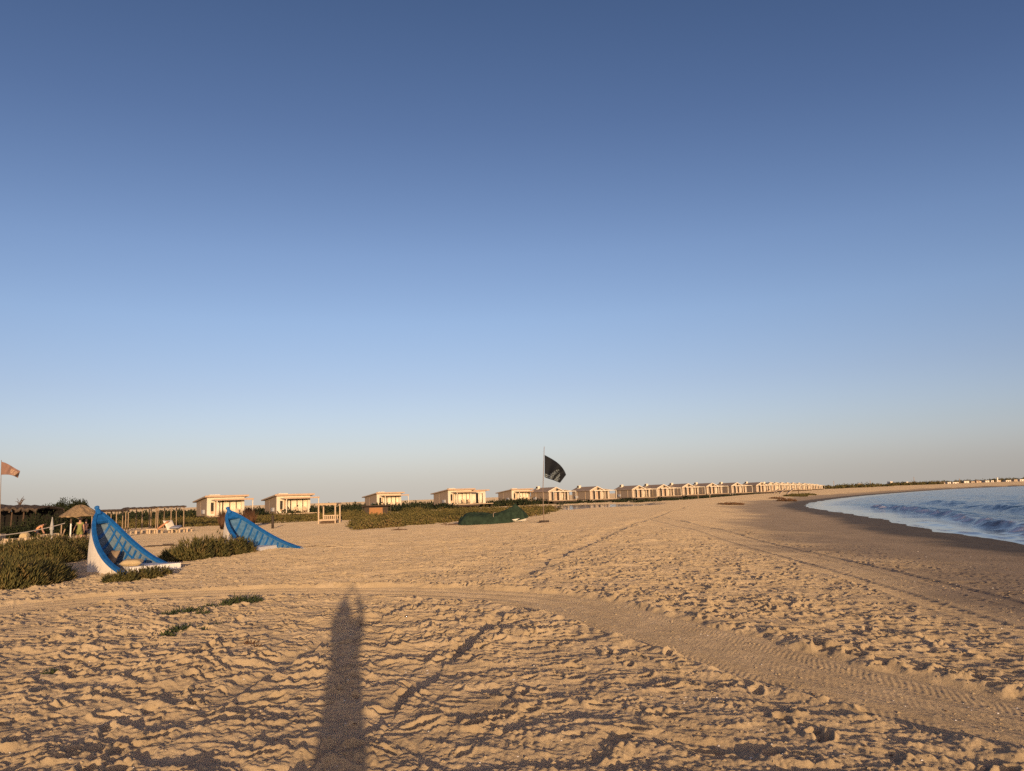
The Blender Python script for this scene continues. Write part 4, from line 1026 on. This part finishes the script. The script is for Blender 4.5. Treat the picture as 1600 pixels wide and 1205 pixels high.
# pergolas with benches
def pergola(x0, x1, y0, d, lab, hgt=2.15):
    a = near_on(x0, y0, d); b = near_on(x1, y0, d + 1.5); e = empty('pergola', a, 0, lab, 'pergola', 'thin pole pergolas')
    q = b - a; nrm = Vector((-q.y, q.x, 0)).normalized() * 2.6
    n = max(2, round(q.length / 3.0)) + 1
    for i in range(n):
        for s in (0, 1):
            p = q * (i / (n - 1)) + nrm * s; p.z = 0
            MB().tube([p, p + Vector((rnd.uniform(-.05, .05), 0, hgt))], .045, 6).build('post', M['postwood'], e)
    m = 24; rows = []
    for i in range(m + 1):
        p = q * (-.06 + 1.12 * i / m); z = hgt + .05 + .05 * math.sin(i * 1.3 + x0) + .03 * math.sin(i * 3.7)
        rows.append([p + nrm * -.12 + Vector((0, 0, z - .02)), p + nrm * .3 + Vector((0, 0, z + .05)), p + nrm * .7 + Vector((0, 0, z + .03)), p + nrm * 1.1 + Vector((0, 0, z))])
    MB().grid(rows).build('branch_roof', M['darkthatch'], e, solid=.05)
    for s in (0, 1): MB().tube([nrm * s + q * -.03 + Vector((0, 0, hgt)), nrm * s + q * 1.03 + Vector((0, 0, hgt))], .05, 6).build('rail', M['postwood'], e)
rnd.seed(31)
pergola(166, 196, 832, 72, 'left pole pergola, half hidden behind the nearer boat')
pergola(200, 243, 830, 74, 'middle pole pergola over the longest bench', 2.3)
pergola(246, 287, 828.5, 75, 'right pole pergola over the loungers, nearest the first hut', 2.35)
def bench(x0, x1, y0, d, n, lab, h=.42):
    a = near_on(x0, y0, d); b = near_on(x1, y0, d + .8); e = empty('bench', a, 0, lab, 'bench', 'low pale benches under the pergolas'); q = b - a; q.z = 0; ang = math.atan2(q.y, q.x)
    MB().box(q / 2 + Vector((0, .35, h)), (q.length + .1, .95, .08), ang).build('seat', M['palewood'], e)
    for i in range(n):
        p = q * (i / (n - 1)); MB().box(p + Vector((0, 0, h / 2 - .03)), (.14, .14, h), ang).build('leg', M['palewood'], e)
        MB().box(p + Vector((.08, .8, h / 2 - .03)), (.14, .14, h - .02), ang).build('leg', M['palewood'], e)
bench(203.5, 230, 830, 71, 4, 'long pale bench right of the nearer boat\'s tip')
bench(234, 238, 829.5, 71, 2, 'tiny pale stool-like bench between the long bench and the loungers')
bench(245, 264, 828.5, 71, 2, 'pale bench carrying the reclined cushions')
bench(268.5, 292, 827.5, 71.5, 3, 'pale bench at the right end, nearest the first hut')
for k, (px, lab) in enumerate(((251, 'striped reddish sunbed pad propped up on the bench, left of the pale one'), (262, 'pale sunbed pad propped up on the bench'), (271, 'low grey pad heaped on the right end of the benches'))):
    p = near_on(px, 828, 71.4); rx = (R(38), R(42), R(8))[k]
    o = cushion('pad', p + Vector((0, .4, .75 - .2 * (k == 2))), (.9, 1.3, .2), R((-60, 50, 10)[k]), rx, M[('redshirt', 'curtain', 'aircon')[k]], lab); o['category'] = 'pad'

# ------------------------------------------------------------------ people
def skin_obj(name, pts, edges, material, parent, sub=1, root=0):
    me = bpy.data.meshes.new(name); me.from_pydata([p[:3] for p in pts], edges, []); me.update(); me.materials.append(material)
    bm = bmesh.new(); bm.from_mesh(me); ly = bm.verts.layers.skin.verify()
    for v, p in zip(bm.verts, pts): v[ly].radius = (p[3], p[4] if len(p) > 4 else p[3])
    bm.verts.ensure_lookup_table(); bm.verts[root][ly].use_root = True
    bm.to_mesh(me); bm.free()
    o = bpy.data.objects.new(name, me); link(o, parent)
    s = o.modifiers.new('skin', 'SKIN'); s.use_smooth_shade = True; s.branch_smoothing = .6
    u = o.modifiers.new('sub', 'SUBSURF'); u.levels = u.render_levels = sub
    return o
def person(loc, rz, J, scale, label, top_m, low_m, sleeve=.5, longleg=False, tight=1.0, sl_r=.05, leg_r=.07):
    """J: joints on a 1.7 m figure facing +y"""
    e = empty('person', loc, rz, label, 'person'); e.scale = (scale,) * 3
    pts, ed, idx = [], [], {}
    def add(n, p, r, par=None):
        idx[n] = len(pts); pts.append((*p, r) if not isinstance(r, tuple) else (*p, *r))
        if par: ed.append((idx[par], idx[n]))
    add('pelvis', J['pelvis'], (.135, .10)); add('waist', J['waist'], (.125, .09), 'pelvis'); add('chest', J['chest'], (.15, .10), 'waist')
    add('neck', J['neck'], .055, 'chest'); add('jaw', J['jaw'], (.065, .075), 'neck'); add('skull', J['skull'], (.078, .095), 'jaw'); add('crown', J['crown'], .05, 'skull')
    nj = Vector(J['jaw']).lerp(Vector(J['skull']), .45); f = Vector(J.get('face', (0, 1, 0)))
    add('nose', tuple(nj + f * .105), .014, 'jaw')
    for s in 'LR':
        add('hip' + s, J['hip' + s], .095, 'pelvis'); add('knee' + s, J['knee' + s], .06, 'hip' + s); add('calf' + s, tuple(Vector(J['knee' + s]).lerp(Vector(J['ankle' + s]), .35)), .056, 'knee' + s)
        add('ankle' + s, J['ankle' + s], .038, 'calf' + s); a = Vector(J['ankle' + s]); add('toe' + s, tuple(a + Vector((0.02 if s == 'R' else -.02, .17, -.045))), .032, 'ankle' + s)
        add('sh' + s, J['sh' + s], .06, 'chest'); add('elbow' + s, J['elbow' + s], .041, 'sh' + s); add('wrist' + s, J['wrist' + s], .028, 'elbow' + s)
        w = Vector(J['wrist' + s]); d = (w - Vector(J['elbow' + s])).normalized(); d = Vector(J.get('hand' + s, d)).normalized()
        sd = Vector((0, 1, 0)); sd = (sd - d * sd.dot(d)).normalized()
        add('palm' + s, tuple(w + d * .07), (.034, .018), 'wrist' + s)
        for k, (o_, ln_) in enumerate(((-.03, .07), (-.01, .085), (.011, .08), (.03, .06))):
            b = w + d * .105 + sd * o_; add(f'f{k}a' + s, tuple(b), .0095, 'palm' + s)
            cu = Vector((0.35 if s == 'L' else -.35, 0, 0)); add(f'f{k}b' + s, tuple(b + (d + cu * .5).normalized() * ln_ * .6), .0085, f'f{k}a' + s); add(f'f{k}c' + s, tuple(b + (d + cu * .5).normalized() * ln_ * .6 + (d + cu * 1.6).normalized() * ln_ * .45), .007, f'f{k}b' + s)
        b = w + d * .045 + sd * .035; add('t1' + s, tuple(b), .011, 'palm' + s); add('t2' + s, tuple(b + (d * .7 + sd * .7) * .045), .009, 't1' + s)
    skin_obj('body', pts, ed, M['skin'], e, 1)
    def sub(names, edges, name, material, grow):
        ii = {n: k for k, n in enumerate(names)}
        pp = []
        for n in names:
            q = pts[idx[n]] if n in idx and n not in over else extra[n]
            pp.append((*q[:3], *(r_ + grow for r_ in q[3:])) if len(q) > 4 else (*q[:3], q[3] + grow))
        skin_obj(name, pp, [(ii[a], ii[b]) for a, b in edges], material, e, 1)
    extra = {}; over = ()
    for s in 'LR':
        a, b = Vector(J['sh' + s]), Vector(J['elbow' + s]); extra['sl' + s] = (*a.lerp(b, sleeve), sl_r)
        a, b = Vector(J['hip' + s]), Vector(J['knee' + s]); extra['th' + s] = (*a.lerp(b, .75), .078)
        extra['low'] = (*((Vector(J['hipL']) + Vector(J['hipR'])) / 2 - Vector((0, 0, .04))), .15, .115)
        extra['hem' + s] = (*Vector(J['ankle' + s]).lerp(Vector(J['knee' + s]), .12), leg_r)
    if top_m:
        sub(['pelvis', 'waist', 'chest', 'shL', 'shR', 'slL', 'slR', 'low'], [('pelvis', 'low'), ('pelvis', 'waist'), ('waist', 'chest'), ('chest', 'shL'), ('chest', 'shR'), ('shL', 'slL'), ('shR', 'slR')], 'shirt', top_m, .02 * tight)
    if sl_r > .06:
        for s in 'LR': extra['cuff' + s] = (*Vector(J['elbow' + s]).lerp(Vector(J['wrist' + s]), .93), .052); sub(['elbow' + s, 'cuff' + s], [('elbow' + s, 'cuff' + s)], 'sleeve', top_m, .022)
    if longleg: sub(['pelvis', 'hipL', 'hipR', 'kneeL', 'kneeR', 'hemL', 'hemR'], [('pelvis', 'hipL'), ('pelvis', 'hipR'), ('hipL', 'kneeL'), ('hipR', 'kneeR'), ('kneeL', 'hemL'), ('kneeR', 'hemR')], 'trousers', low_m, .016)
    else: sub(['pelvis', 'hipL', 'hipR', 'thL', 'thR'], [('pelvis', 'hipL'), ('pelvis', 'hipR'), ('hipL', 'thL'), ('hipR', 'thR')], 'shorts', low_m, .02)
    up = (Vector(J['crown']) - Vector(J['jaw'])).normalized()
    sk = Vector(J['skull']); skin_obj('hair', [(*(sk - f * .035 - up * .05), .075), (*(sk - f * .02 + up * .02), .092), (*(sk + f * .01 + up * .06), .07)], [(0, 1), (1, 2)], M['hair'], e, 1, 1)
    return e
STAND = dict(pelvis=(0, 0, .93), waist=(0, .01, 1.08), chest=(0, 0, 1.28), neck=(0, -.01, 1.46), jaw=(0, .02, 1.53), skull=(0, .0, 1.62), crown=(0, -.01, 1.70),
    hipL=(-.09, 0, .86), kneeL=(-.11, .02, .48), ankleL=(-.12, -.02, .09), hipR=(.09, 0, .86), kneeR=(.11, .02, .48), ankleR=(.12, -.02, .09),
    shL=(-.18, 0, 1.39), elbowL=(-.24, -.02, 1.12), wristL=(-.25, .06, .88), shR=(.18, 0, 1.39), elbowR=(.24, -.02, 1.12), wristR=(.25, .06, .88))
p = near_on(124, 838, 55); person(p, R(14), dict(STAND, elbowL=(-.27, 0, 1.13), wristL=(-.36, .04, .93)), 1.07, 'person in a yellow-green shirt and shorts seen from behind under the straw parasol', M['lime'], M['lime'], .55, tight=1.6)
p = near_on(133.5, 839, 56); person(p, R(60), dict(STAND, kneeR=(.12, .12, .5), ankleR=(.12, -.04, .1), elbowR=(.2, .16, 1.16), wristR=(.1, .3, 1.24)), .98, 'bare-chested person in dark shorts standing by the nearer boat\'s prow', None, M['navy'])
bend = dict(STAND, pelvis=(0, -.05, .80), waist=(0, .06, .93), chest=(0, .22, 1.06), neck=(0, .36, 1.14), jaw=(0, .44, 1.15), skull=(0, .52, 1.18), crown=(0, .58, 1.22), face=(0, .8, -.6),
    hipL=(-.09, -.05, .74), kneeL=(-.12, .12, .42), ankleL=(-.12, -.05, .09), hipR=(.09, -.05, .74), kneeR=(.12, .12, .42), ankleR=(.12, -.05, .09),
    shL=(-.17, .28, 1.12), elbowL=(-.22, .32, .86), wristL=(-.2, .42, .64), shR=(.17, .28, 1.12), elbowR=(.22, .32, .86), wristR=(.2, .42, .64))
p = near_on(57.5, 834, 66); person(p, R(-50), bend, 1.08, 'person in an orange top and dark shorts stooping by the shelter', M['redshirt'], M['navy'], .8)

# the photographer, whose shadow lies on the sand: arms up, phone held level above the head
sd_ = Vector((ANTI.x, ANTI.y, 0)).normalized(); rt = Vector((sd_.y, -sd_.x, 0))
ph_c = Vector((0, 0, H)) - sd_ * .02 + rt * .02
po = MB().box((0, 0, 0), (.160, .009, .076)).build('phone', M['phone'], None, bevel=.003)
po.location = ph_c - sd_ * .03 + Vector((0, 0, -.01)); po.rotation_euler = (0, 0, math.atan2(sd_.y, sd_.x) - math.pi / 2)
tag(po, 'dark phone held level in both hands above the photographer\'s head', 'phone')
ARM = dict(STAND, elbowL=(-.15, .2, 1.62), wristL=(.0, .27, 1.87), shL=(-.175, .02, 1.42), elbowR=(.275, .12, 1.61), wristR=(.215, .25, 1.87), shR=(.175, .02, 1.42), handL=(.35, .15, .9), handR=(-.35, .15, .9),
    hipL=(-.10, 0, .86), kneeL=(-.18, .03, .48), ankleL=(-.25, -.02, .09), hipR=(.10, 0, .86), kneeR=(.13, .02, .48), ankleR=(.14, -.02, .09))
bp_ = Vector((0, 0, 0)) - sd_ * .36 + rt * -.085
bp_.z = gz(0, 0) - .02
person(bp_, math.atan2(sd_.y, sd_.x) - math.pi / 2, ARM, 1.0, 'photographer in loose dark clothes standing behind the view, holding a phone overhead', M['navy'], M['navy'], 1.0, True, 3.6, .070, .105)

# ------------------------------------------------------------------ scrub belts
def in_poly(px, py, poly):
    c = np.zeros(px.shape, bool); n = len(poly); j = n - 1
    for i in range(n):
        xi, yi = poly[i]; xj, yj = poly[j]
        c ^= ((yi > py) != (yj > py)) & (px < (xj - xi) * (py - yi) / (yj - yi + 1e-9) + xi); j = i
    return c
CMn = np.array(CM)
def to_px(x, y, z):
    v = np.stack([x, y, z - H], -1) @ CMn      # world to camera
    return 800 + FPX * v[:, 0] / -v[:, 2], 602.5 - FPX * v[:, 1] / -v[:, 2]
def scrub(name, label, polys, n_try, dmin, dmax, rad, hgt, n_sh, material, ln, wd, seed):
    global NR
    NR = np.random.RandomState(seed)
    d = np.sqrt(NR.uniform(dmin ** 2, dmax ** 2, n_try)); a = NR.uniform(-.70, .45, n_try); x = d * np.sin(a); y = d * np.cos(a)
    z, inl, back = ground_base(x, y)
    px, py = to_px(x, y, z); ok = np.zeros(n_try, bool)
    for p in polys: ok |= in_poly(px, py, p)
    ok &= (perlin(x / 6, y / 6, 33) + .5 * perlin(x / 2.5, y / 2.5, 34) > -.12) & (z > LAG + .05)
    x, y, z = x[ok], y[ok], z[ok]; V, Fs, T = [], [], []; off = 0
    for i in range(len(x)):
        r_ = NR.uniform(*rad); h = NR.uniform(*hgt) * (.7 + .6 * (.5 + perlin(x[i:i + 1] / 5, y[i:i + 1] / 5, 35)[0]))
        p, q = lobe_points(x[i], y[i], z[i] - .05, r_, r_, h, n_sh, .3)
        cl = .5 + .5 * perlin(p[:, 0] * 1.5, p[:, 1] * 1.5, 36) + .9 * perlin(p[:, 0] * .22, p[:, 1] * .16, 37) + NR.normal(0, .18)
        v, F, t = shoots(p, q, NR.uniform(*ln, n_sh), NR.uniform(*wd, n_sh), np.clip(cl * .6 + NR.uniform(-.05, .45, n_sh), 0, 1))
        V.append(v); Fs.append(F + off); T.append(t); off += len(v)
    print(name, len(x))
    o = mesh_np(name, np.concatenate(V), np.concatenate(Fs), np.concatenate(T), material); o['kind'] = 'stuff'; o['label'] = label
    return o
A = [(120, 831), (300, 824), (400, 820), (500, 814.5), (562, 813), (562, 800), (120, 808)]
B = [(552, 829.5), (600, 826), (640, 823), (700, 817), (716, 815), (830, 808), (852, 803), (872, 797), (868, 790), (690, 794), (560, 805)]
C_ = [(868, 791), (990, 786.5), (1090, 780), (1200, 771), (1200, 768), (1000, 779.5), (870, 786)]
scrub('scrub', 'olive saltbush scrub between the open sand and the huts', [A, B], 9000, 42, 140, (.4, 1.0), (.3, 1.0), 80, M['scrub'], (.16, .34), (.03, .055), 41)
scrub('scrub', 'thin dark scrub strip along the foot of the gabled huts', [C_], 4000, 90, 300, (.7, 1.2), (.3, .7), 50, M['leafdark'], (.25, .5), (.06, .11), 43)
hz = lambda px, o_: (px, 776 - .033 * (px - 800) + o_)
Dk = [hz(60, 23), hz(330, 22), hz(560, 20), hz(700, 17), hz(860, 14), hz(860, 11), hz(700, 11.5), hz(560, 12), hz(60, 14)]
scrub('hedge', 'dark green bush belt in the distance behind the pergolas and huts', [Dk], 5000, 100, 215, (1.3, 2.4), (1.1, 1.75), 90, M['leafdark'], (.35, .7), (.09, .16), 44)
# reddish dry brush beside the first hut
for k, (x0, x1, py, d, h, lab) in enumerate(((345, 358, 822, 76, 1.85, 'dry reddish brush screen left of the farther boat\'s prow'), (379, 397, 818, 82, 2.1, 'dry reddish brush screen right of the farther boat\'s prow'))):
    a = near_on(x0, py, d); b = near_on(x1, py, d); n = 420; NR = np.random.RandomState(60 + k)
    t = NR.uniform(0, 1, n); P = np.stack([t * (b.x - a.x), NR.uniform(-.2, .2, n), NR.uniform(-.1, .2, n)], 1)
    Dv = np.stack([NR.normal(0, .13, n), NR.normal(0, .13, n), np.ones(n)], 1)
    v, F, tn = shoots(P, Dv, h * NR.uniform(.6, 1.05, n), NR.uniform(.018, .035, n), NR.uniform(0, .6, n))
    e = empty('brush_screen', a, 0, lab, 'brush'); mesh_np('twigs', v, F, tn, M['leafdry'], e)
p = near_on(426, 822, 74); o = MB().tube([(0, 0, 0), (0, 0, 1.3)], .12, 6).build('stump', M['darkwood'], None, True); o.location = p; tag(o, 'dark upright stump in the scrub below the second hut', 'stump')
# drift clumps on the beach below the far huts
gp = 'dry weed clumps on the far beach'
for px, py, r_, h, lab in ((1229, 783.5, .95, .55, 'reddish dry weed clump on the beach, nearest the water'), (1214, 779.5, .8, .3, 'flat dry weed streak left of the reddish clump'), (1142, 789, 1.0, .25, 'flat dry weed clump left on the crest of the beach'), (1243, 776, 1.5, .8, 'dark weed mound below the crowded huts, left of two'), (1258, 774, 1.5, .5, 'dark weed mound farthest right on the beach')):
    q = on(px, py); bush('weed_clump', [(q.x, q.y, r_, h), (q.x + r_ * 1.2, q.y + .4, r_ * .8, h * .7), (q.x - r_ * 1.1, q.y, r_ * .8, h * .6)], M['leafdry' if r_ < 1.2 else 'leaf'], lab, 'weeds', 180, (.15, .4), (.03, .06), gp)
for k, (px, pt, pb, lab) in enumerate(((1091, 769, 781, 'left one of two thin posts on the sand before the gabled huts'), (1109.5, 770.5, 781, 'right one of two thin posts on the sand before the gabled huts'), (1248, 763, 773, 'dark thin post standing by the weed mounds'))):
    q = on(px, pb); t = atd(px, pt, q.y); o = MB().tube([(0, 0, 0), (0, 0, t.z - q.z)], .06 if k < 2 else .1, 6).build('post', M['postwood' if k < 2 else 'drift']); o.location = q; tag(o, lab, 'post')
for k, px in enumerate((1196, 1209, 1219, 1231)):
    q = on(px, 771.5); o = MB().hexa([Vector(v) for v in ((0, 0, .0), (2.2, 0, 1.5), (2.2, 1.3, 1.5), (0, 1.3, 0))], [Vector(v) for v in ((0, 0, .15), (2.2, 0, 1.65), (2.2, 1.3, 1.65), (0, 1.3, .15))]).build('stair', M['palewood']); o.location = q
    tag(o, 'pale timber stair leading down to the beach from the crowded far huts', 'stair', 'timber stairs of the far huts')

# ------------------------------------------------------------------ far shore: town, trees, masts
def far_house(px0, px1, top, base, mt, label, d=1000, kind='flat'):
    a = atd(px0, base, d); b = atd(px1, base, d); t = atd(px0, top, d); wd = b.x - a.x; h = t.z - a.z
    z0 = min(0, a.z); e = empty('far_house', (a.x, d, -.4), 0, label, 'house', 'houses on the far shore'); H_ = t.z + .4
    MB().box((wd / 2, 4, H_ / 2), (wd, 8, H_)).build('wall', mt, e)
    if kind == 'hip': MB().hexa([Vector(v) for v in ((-.4, -.4, H_), (wd + .4, -.4, H_), (wd + .4, 8.4, H_), (-.4, 8.4, H_))], [Vector(v) for v in ((wd * .25, 3, H_ + 1.3), (wd * .75, 3, H_ + 1.3), (wd * .75, 5, H_ + 1.3), (wd * .25, 5, H_ + 1.3))]).build('roof', M['fascia'], e)
    else: MB().box((wd / 2, 4, H_ + .2), (wd + .3, 8.3, .4)).build('roof', mt, e)
    n = max(1, int(wd / 3.2))
    for i in range(n): MB().box(((i + .5) * wd / n, -.02, H_ * .55), (.9, .1, 1.2)).build('window', M['dark'], e)
Wm_, Bm_ = M['farwhite'], M['farbeige']
for args in ((1391.5, 1395.5, 753, 759.5, Wm_, 'tall narrow white house leftmost on the far shore'), (1395.8, 1404, 755.2, 759.3, Bm_, 'low tan house touching the tall white one'), (1404.5, 1409.5, 755.2, 758.8, Wm_, 'small white house left of the mast'),
             (1416, 1419.5, 753.3, 758.5, Wm_, 'narrow white house just left of the thin mast'), (1420, 1432, 754.3, 758.3, Bm_, 'long beige house under the thin mast'), (1441.5, 1445, 754.8, 757.6, Wm_, 'small white cube house right of the mast'),
             (1468, 1477, 754.6, 757, Bm_, 'beige house among the dark trees of the far shore', 1000, 'hip'), (1489, 1498, 754.0, 756.2, Wm_, 'pale long house left of centre in the far town'), (1507, 1514.5, 752.4, 755.6, Wm_, 'taller pale house in the middle of the far town'),
             (1526, 1533.5, 752.2, 754.8, Bm_, 'beige house right of the taller pale one', 1000, 'hip'), (1540, 1546, 751.6, 754.2, Wm_, 'small pale house near the far tower'), (1556.5, 1564, 751.2, 753.8, Bm_, 'tan house at the foot of the far tower'), (1572, 1580, 751.0, 753.2, Wm_, 'low white house right of the far tower'), (1594, 1602, 749.6, 752.2, Wm_, 'white house at the right edge of the far shore'),
             (1340, 1346, 756.3, 758.9, Bm_, 'lone small beige house left of the far town'), (1452, 1457, 755.3, 757.2, Bm_, 'tiny beige house midway between the white cube and the hip-roofed house'), (1481, 1486, 754.0, 756.5, Wm_, 'tiny white house left of the pale long one'),
             (1518, 1523, 752.8, 755.2, Bm_, 'tiny beige house just right of the taller pale one'), (1549, 1553, 751.4, 753.9, Wm_, 'tiny white house left of the far tower'), (1585, 1590, 750.0, 752.5, Bm_, 'tiny beige house left of the rightmost white one')):
    far_house(*args)
a = atd(1558, 753, 1000); e = empty('tower', (a.x, 999, -.4), 0, 'slender pale tower over the far town', 'tower'); MB().box((0, 0, 2.6), (1.3, 1.3, 5.4)).build('shaft', Wm_, e); MB().box((0, 0, 5.6), (1.7, 1.7, .6)).build('top', Wm_, e)
for px, pt, lab in ((1429, 745.5, 'tallest thin mast over the far shore'), (1360, 750.5, 'short thin mast left of the far town'), (1303, 751.5, 'thin mast just beyond the last huts'), (1500, 747.5, 'faint thin mast over the middle of the far town')):
    a = atd(px, 757, 1000); t = atd(px, pt, 1000); o = MB().tube([(0, 0, -.4), (0, 0, t.z)], [.42, .25], 6).build('mast', M['postwood']); o.location = (a.x, 1000, 0); tag(o, lab, 'mast')
NR = np.random.RandomState(77)
V, Fs, T = [], [], []; off = 0
bands = [(1290, 1312, 760.5, 640, 2.2, 4), (1312, 1366, 759.8, 700, 3.2, 10), (1366, 1392, 758.5, 800, 2.4, 5), (1396, 1470, 757.5, 980, 4.0, 26), (1476, 1560, 755.2, 1010, 4.2, 28), (1560, 1640, 752.5, 1020, 5.0, 26)]
for x0, x1, py, d, h, n in bands:
    for i in range(n * 3):
        px = NR.uniform(x0, x1); q = atd(px, py, d); hh = h * NR.uniform(.5, 1.15); r_ = NR.uniform(2.5, 5)
        p, dr = lobe_points(q.x, d + NR.uniform(-6, 20), -.4, r_, r_, hh + .6, 110, .3)
        v, F, t = shoots(p, dr, NR.uniform(.6, 1.4, 110), NR.uniform(.3, .6, 110), NR.uniform(0, 1, 110)); V.append(v); Fs.append(F + off); T.append(t); off += len(v)
o = mesh_np('far_trees', np.concatenate(V), np.concatenate(Fs), np.concatenate(T), M['leaf']); tag(o, kind='stuff'); o['label'] = 'dark line of far-off trees and scrub along the curving shore'

# ------------------------------------------------------------------ shell bits and crumbs strewn on the sand
def litter(name, label, n, size, material, seed, dmax, z_up):
    r_ = np.random.RandomState(seed); d = 4.5 * (dmax / 4.5) ** r_.uniform(0, 1, n); a = r_.uniform(-.66, .62, n); x = d * np.sin(a); y = d * np.cos(a)
    dg = bpy.context.evaluated_depsgraph_get(); sand_o = SAND
    V, F = [], []
    for i in range(n):
        ok, loc, nrm, _ = sand_o.ray_cast(Vector((x[i], y[i], 3)), Vector((0, 0, -1)))
        if not ok or loc.z < SEA + .12: continue
        s = size * r_.uniform(.5, 1.5) * (1 + d[i] / 18); b = len(V)
        for k in range(5):
            q = 1.2566 * k + r_.uniform(-.4, .4); V.append((loc.x + s * math.cos(q), loc.y + s * .75 * math.sin(q), loc.z - s * .15 + r_.uniform(0, .3) * s))
        V.append((loc.x, loc.y, loc.z + s * .55)); F += [(b + k, b + (k + 1) % 5, b + 5) for k in range(5)]
    me = bpy.data.meshes.new(name); me.from_pydata(V, [], F); me.materials.append(material)
    o = bpy.data.objects.new(name, me); COL.objects.link(o); tag(o, kind='stuff'); o['label'] = label
litter('shell_bits', 'white shell fragments strewn over the sand', 420, .007, M['white'], 5, 34, 0)
litter('weed_bits', 'dark dry crumbs of weed strewn over the sand', 380, .010, M['drift'], 6, 40, 0)
litter('sand_clods', 'loose clods of sand kicked up around the footprints', 3200, .012, SAND.data.materials[0], 7, 22, 0)
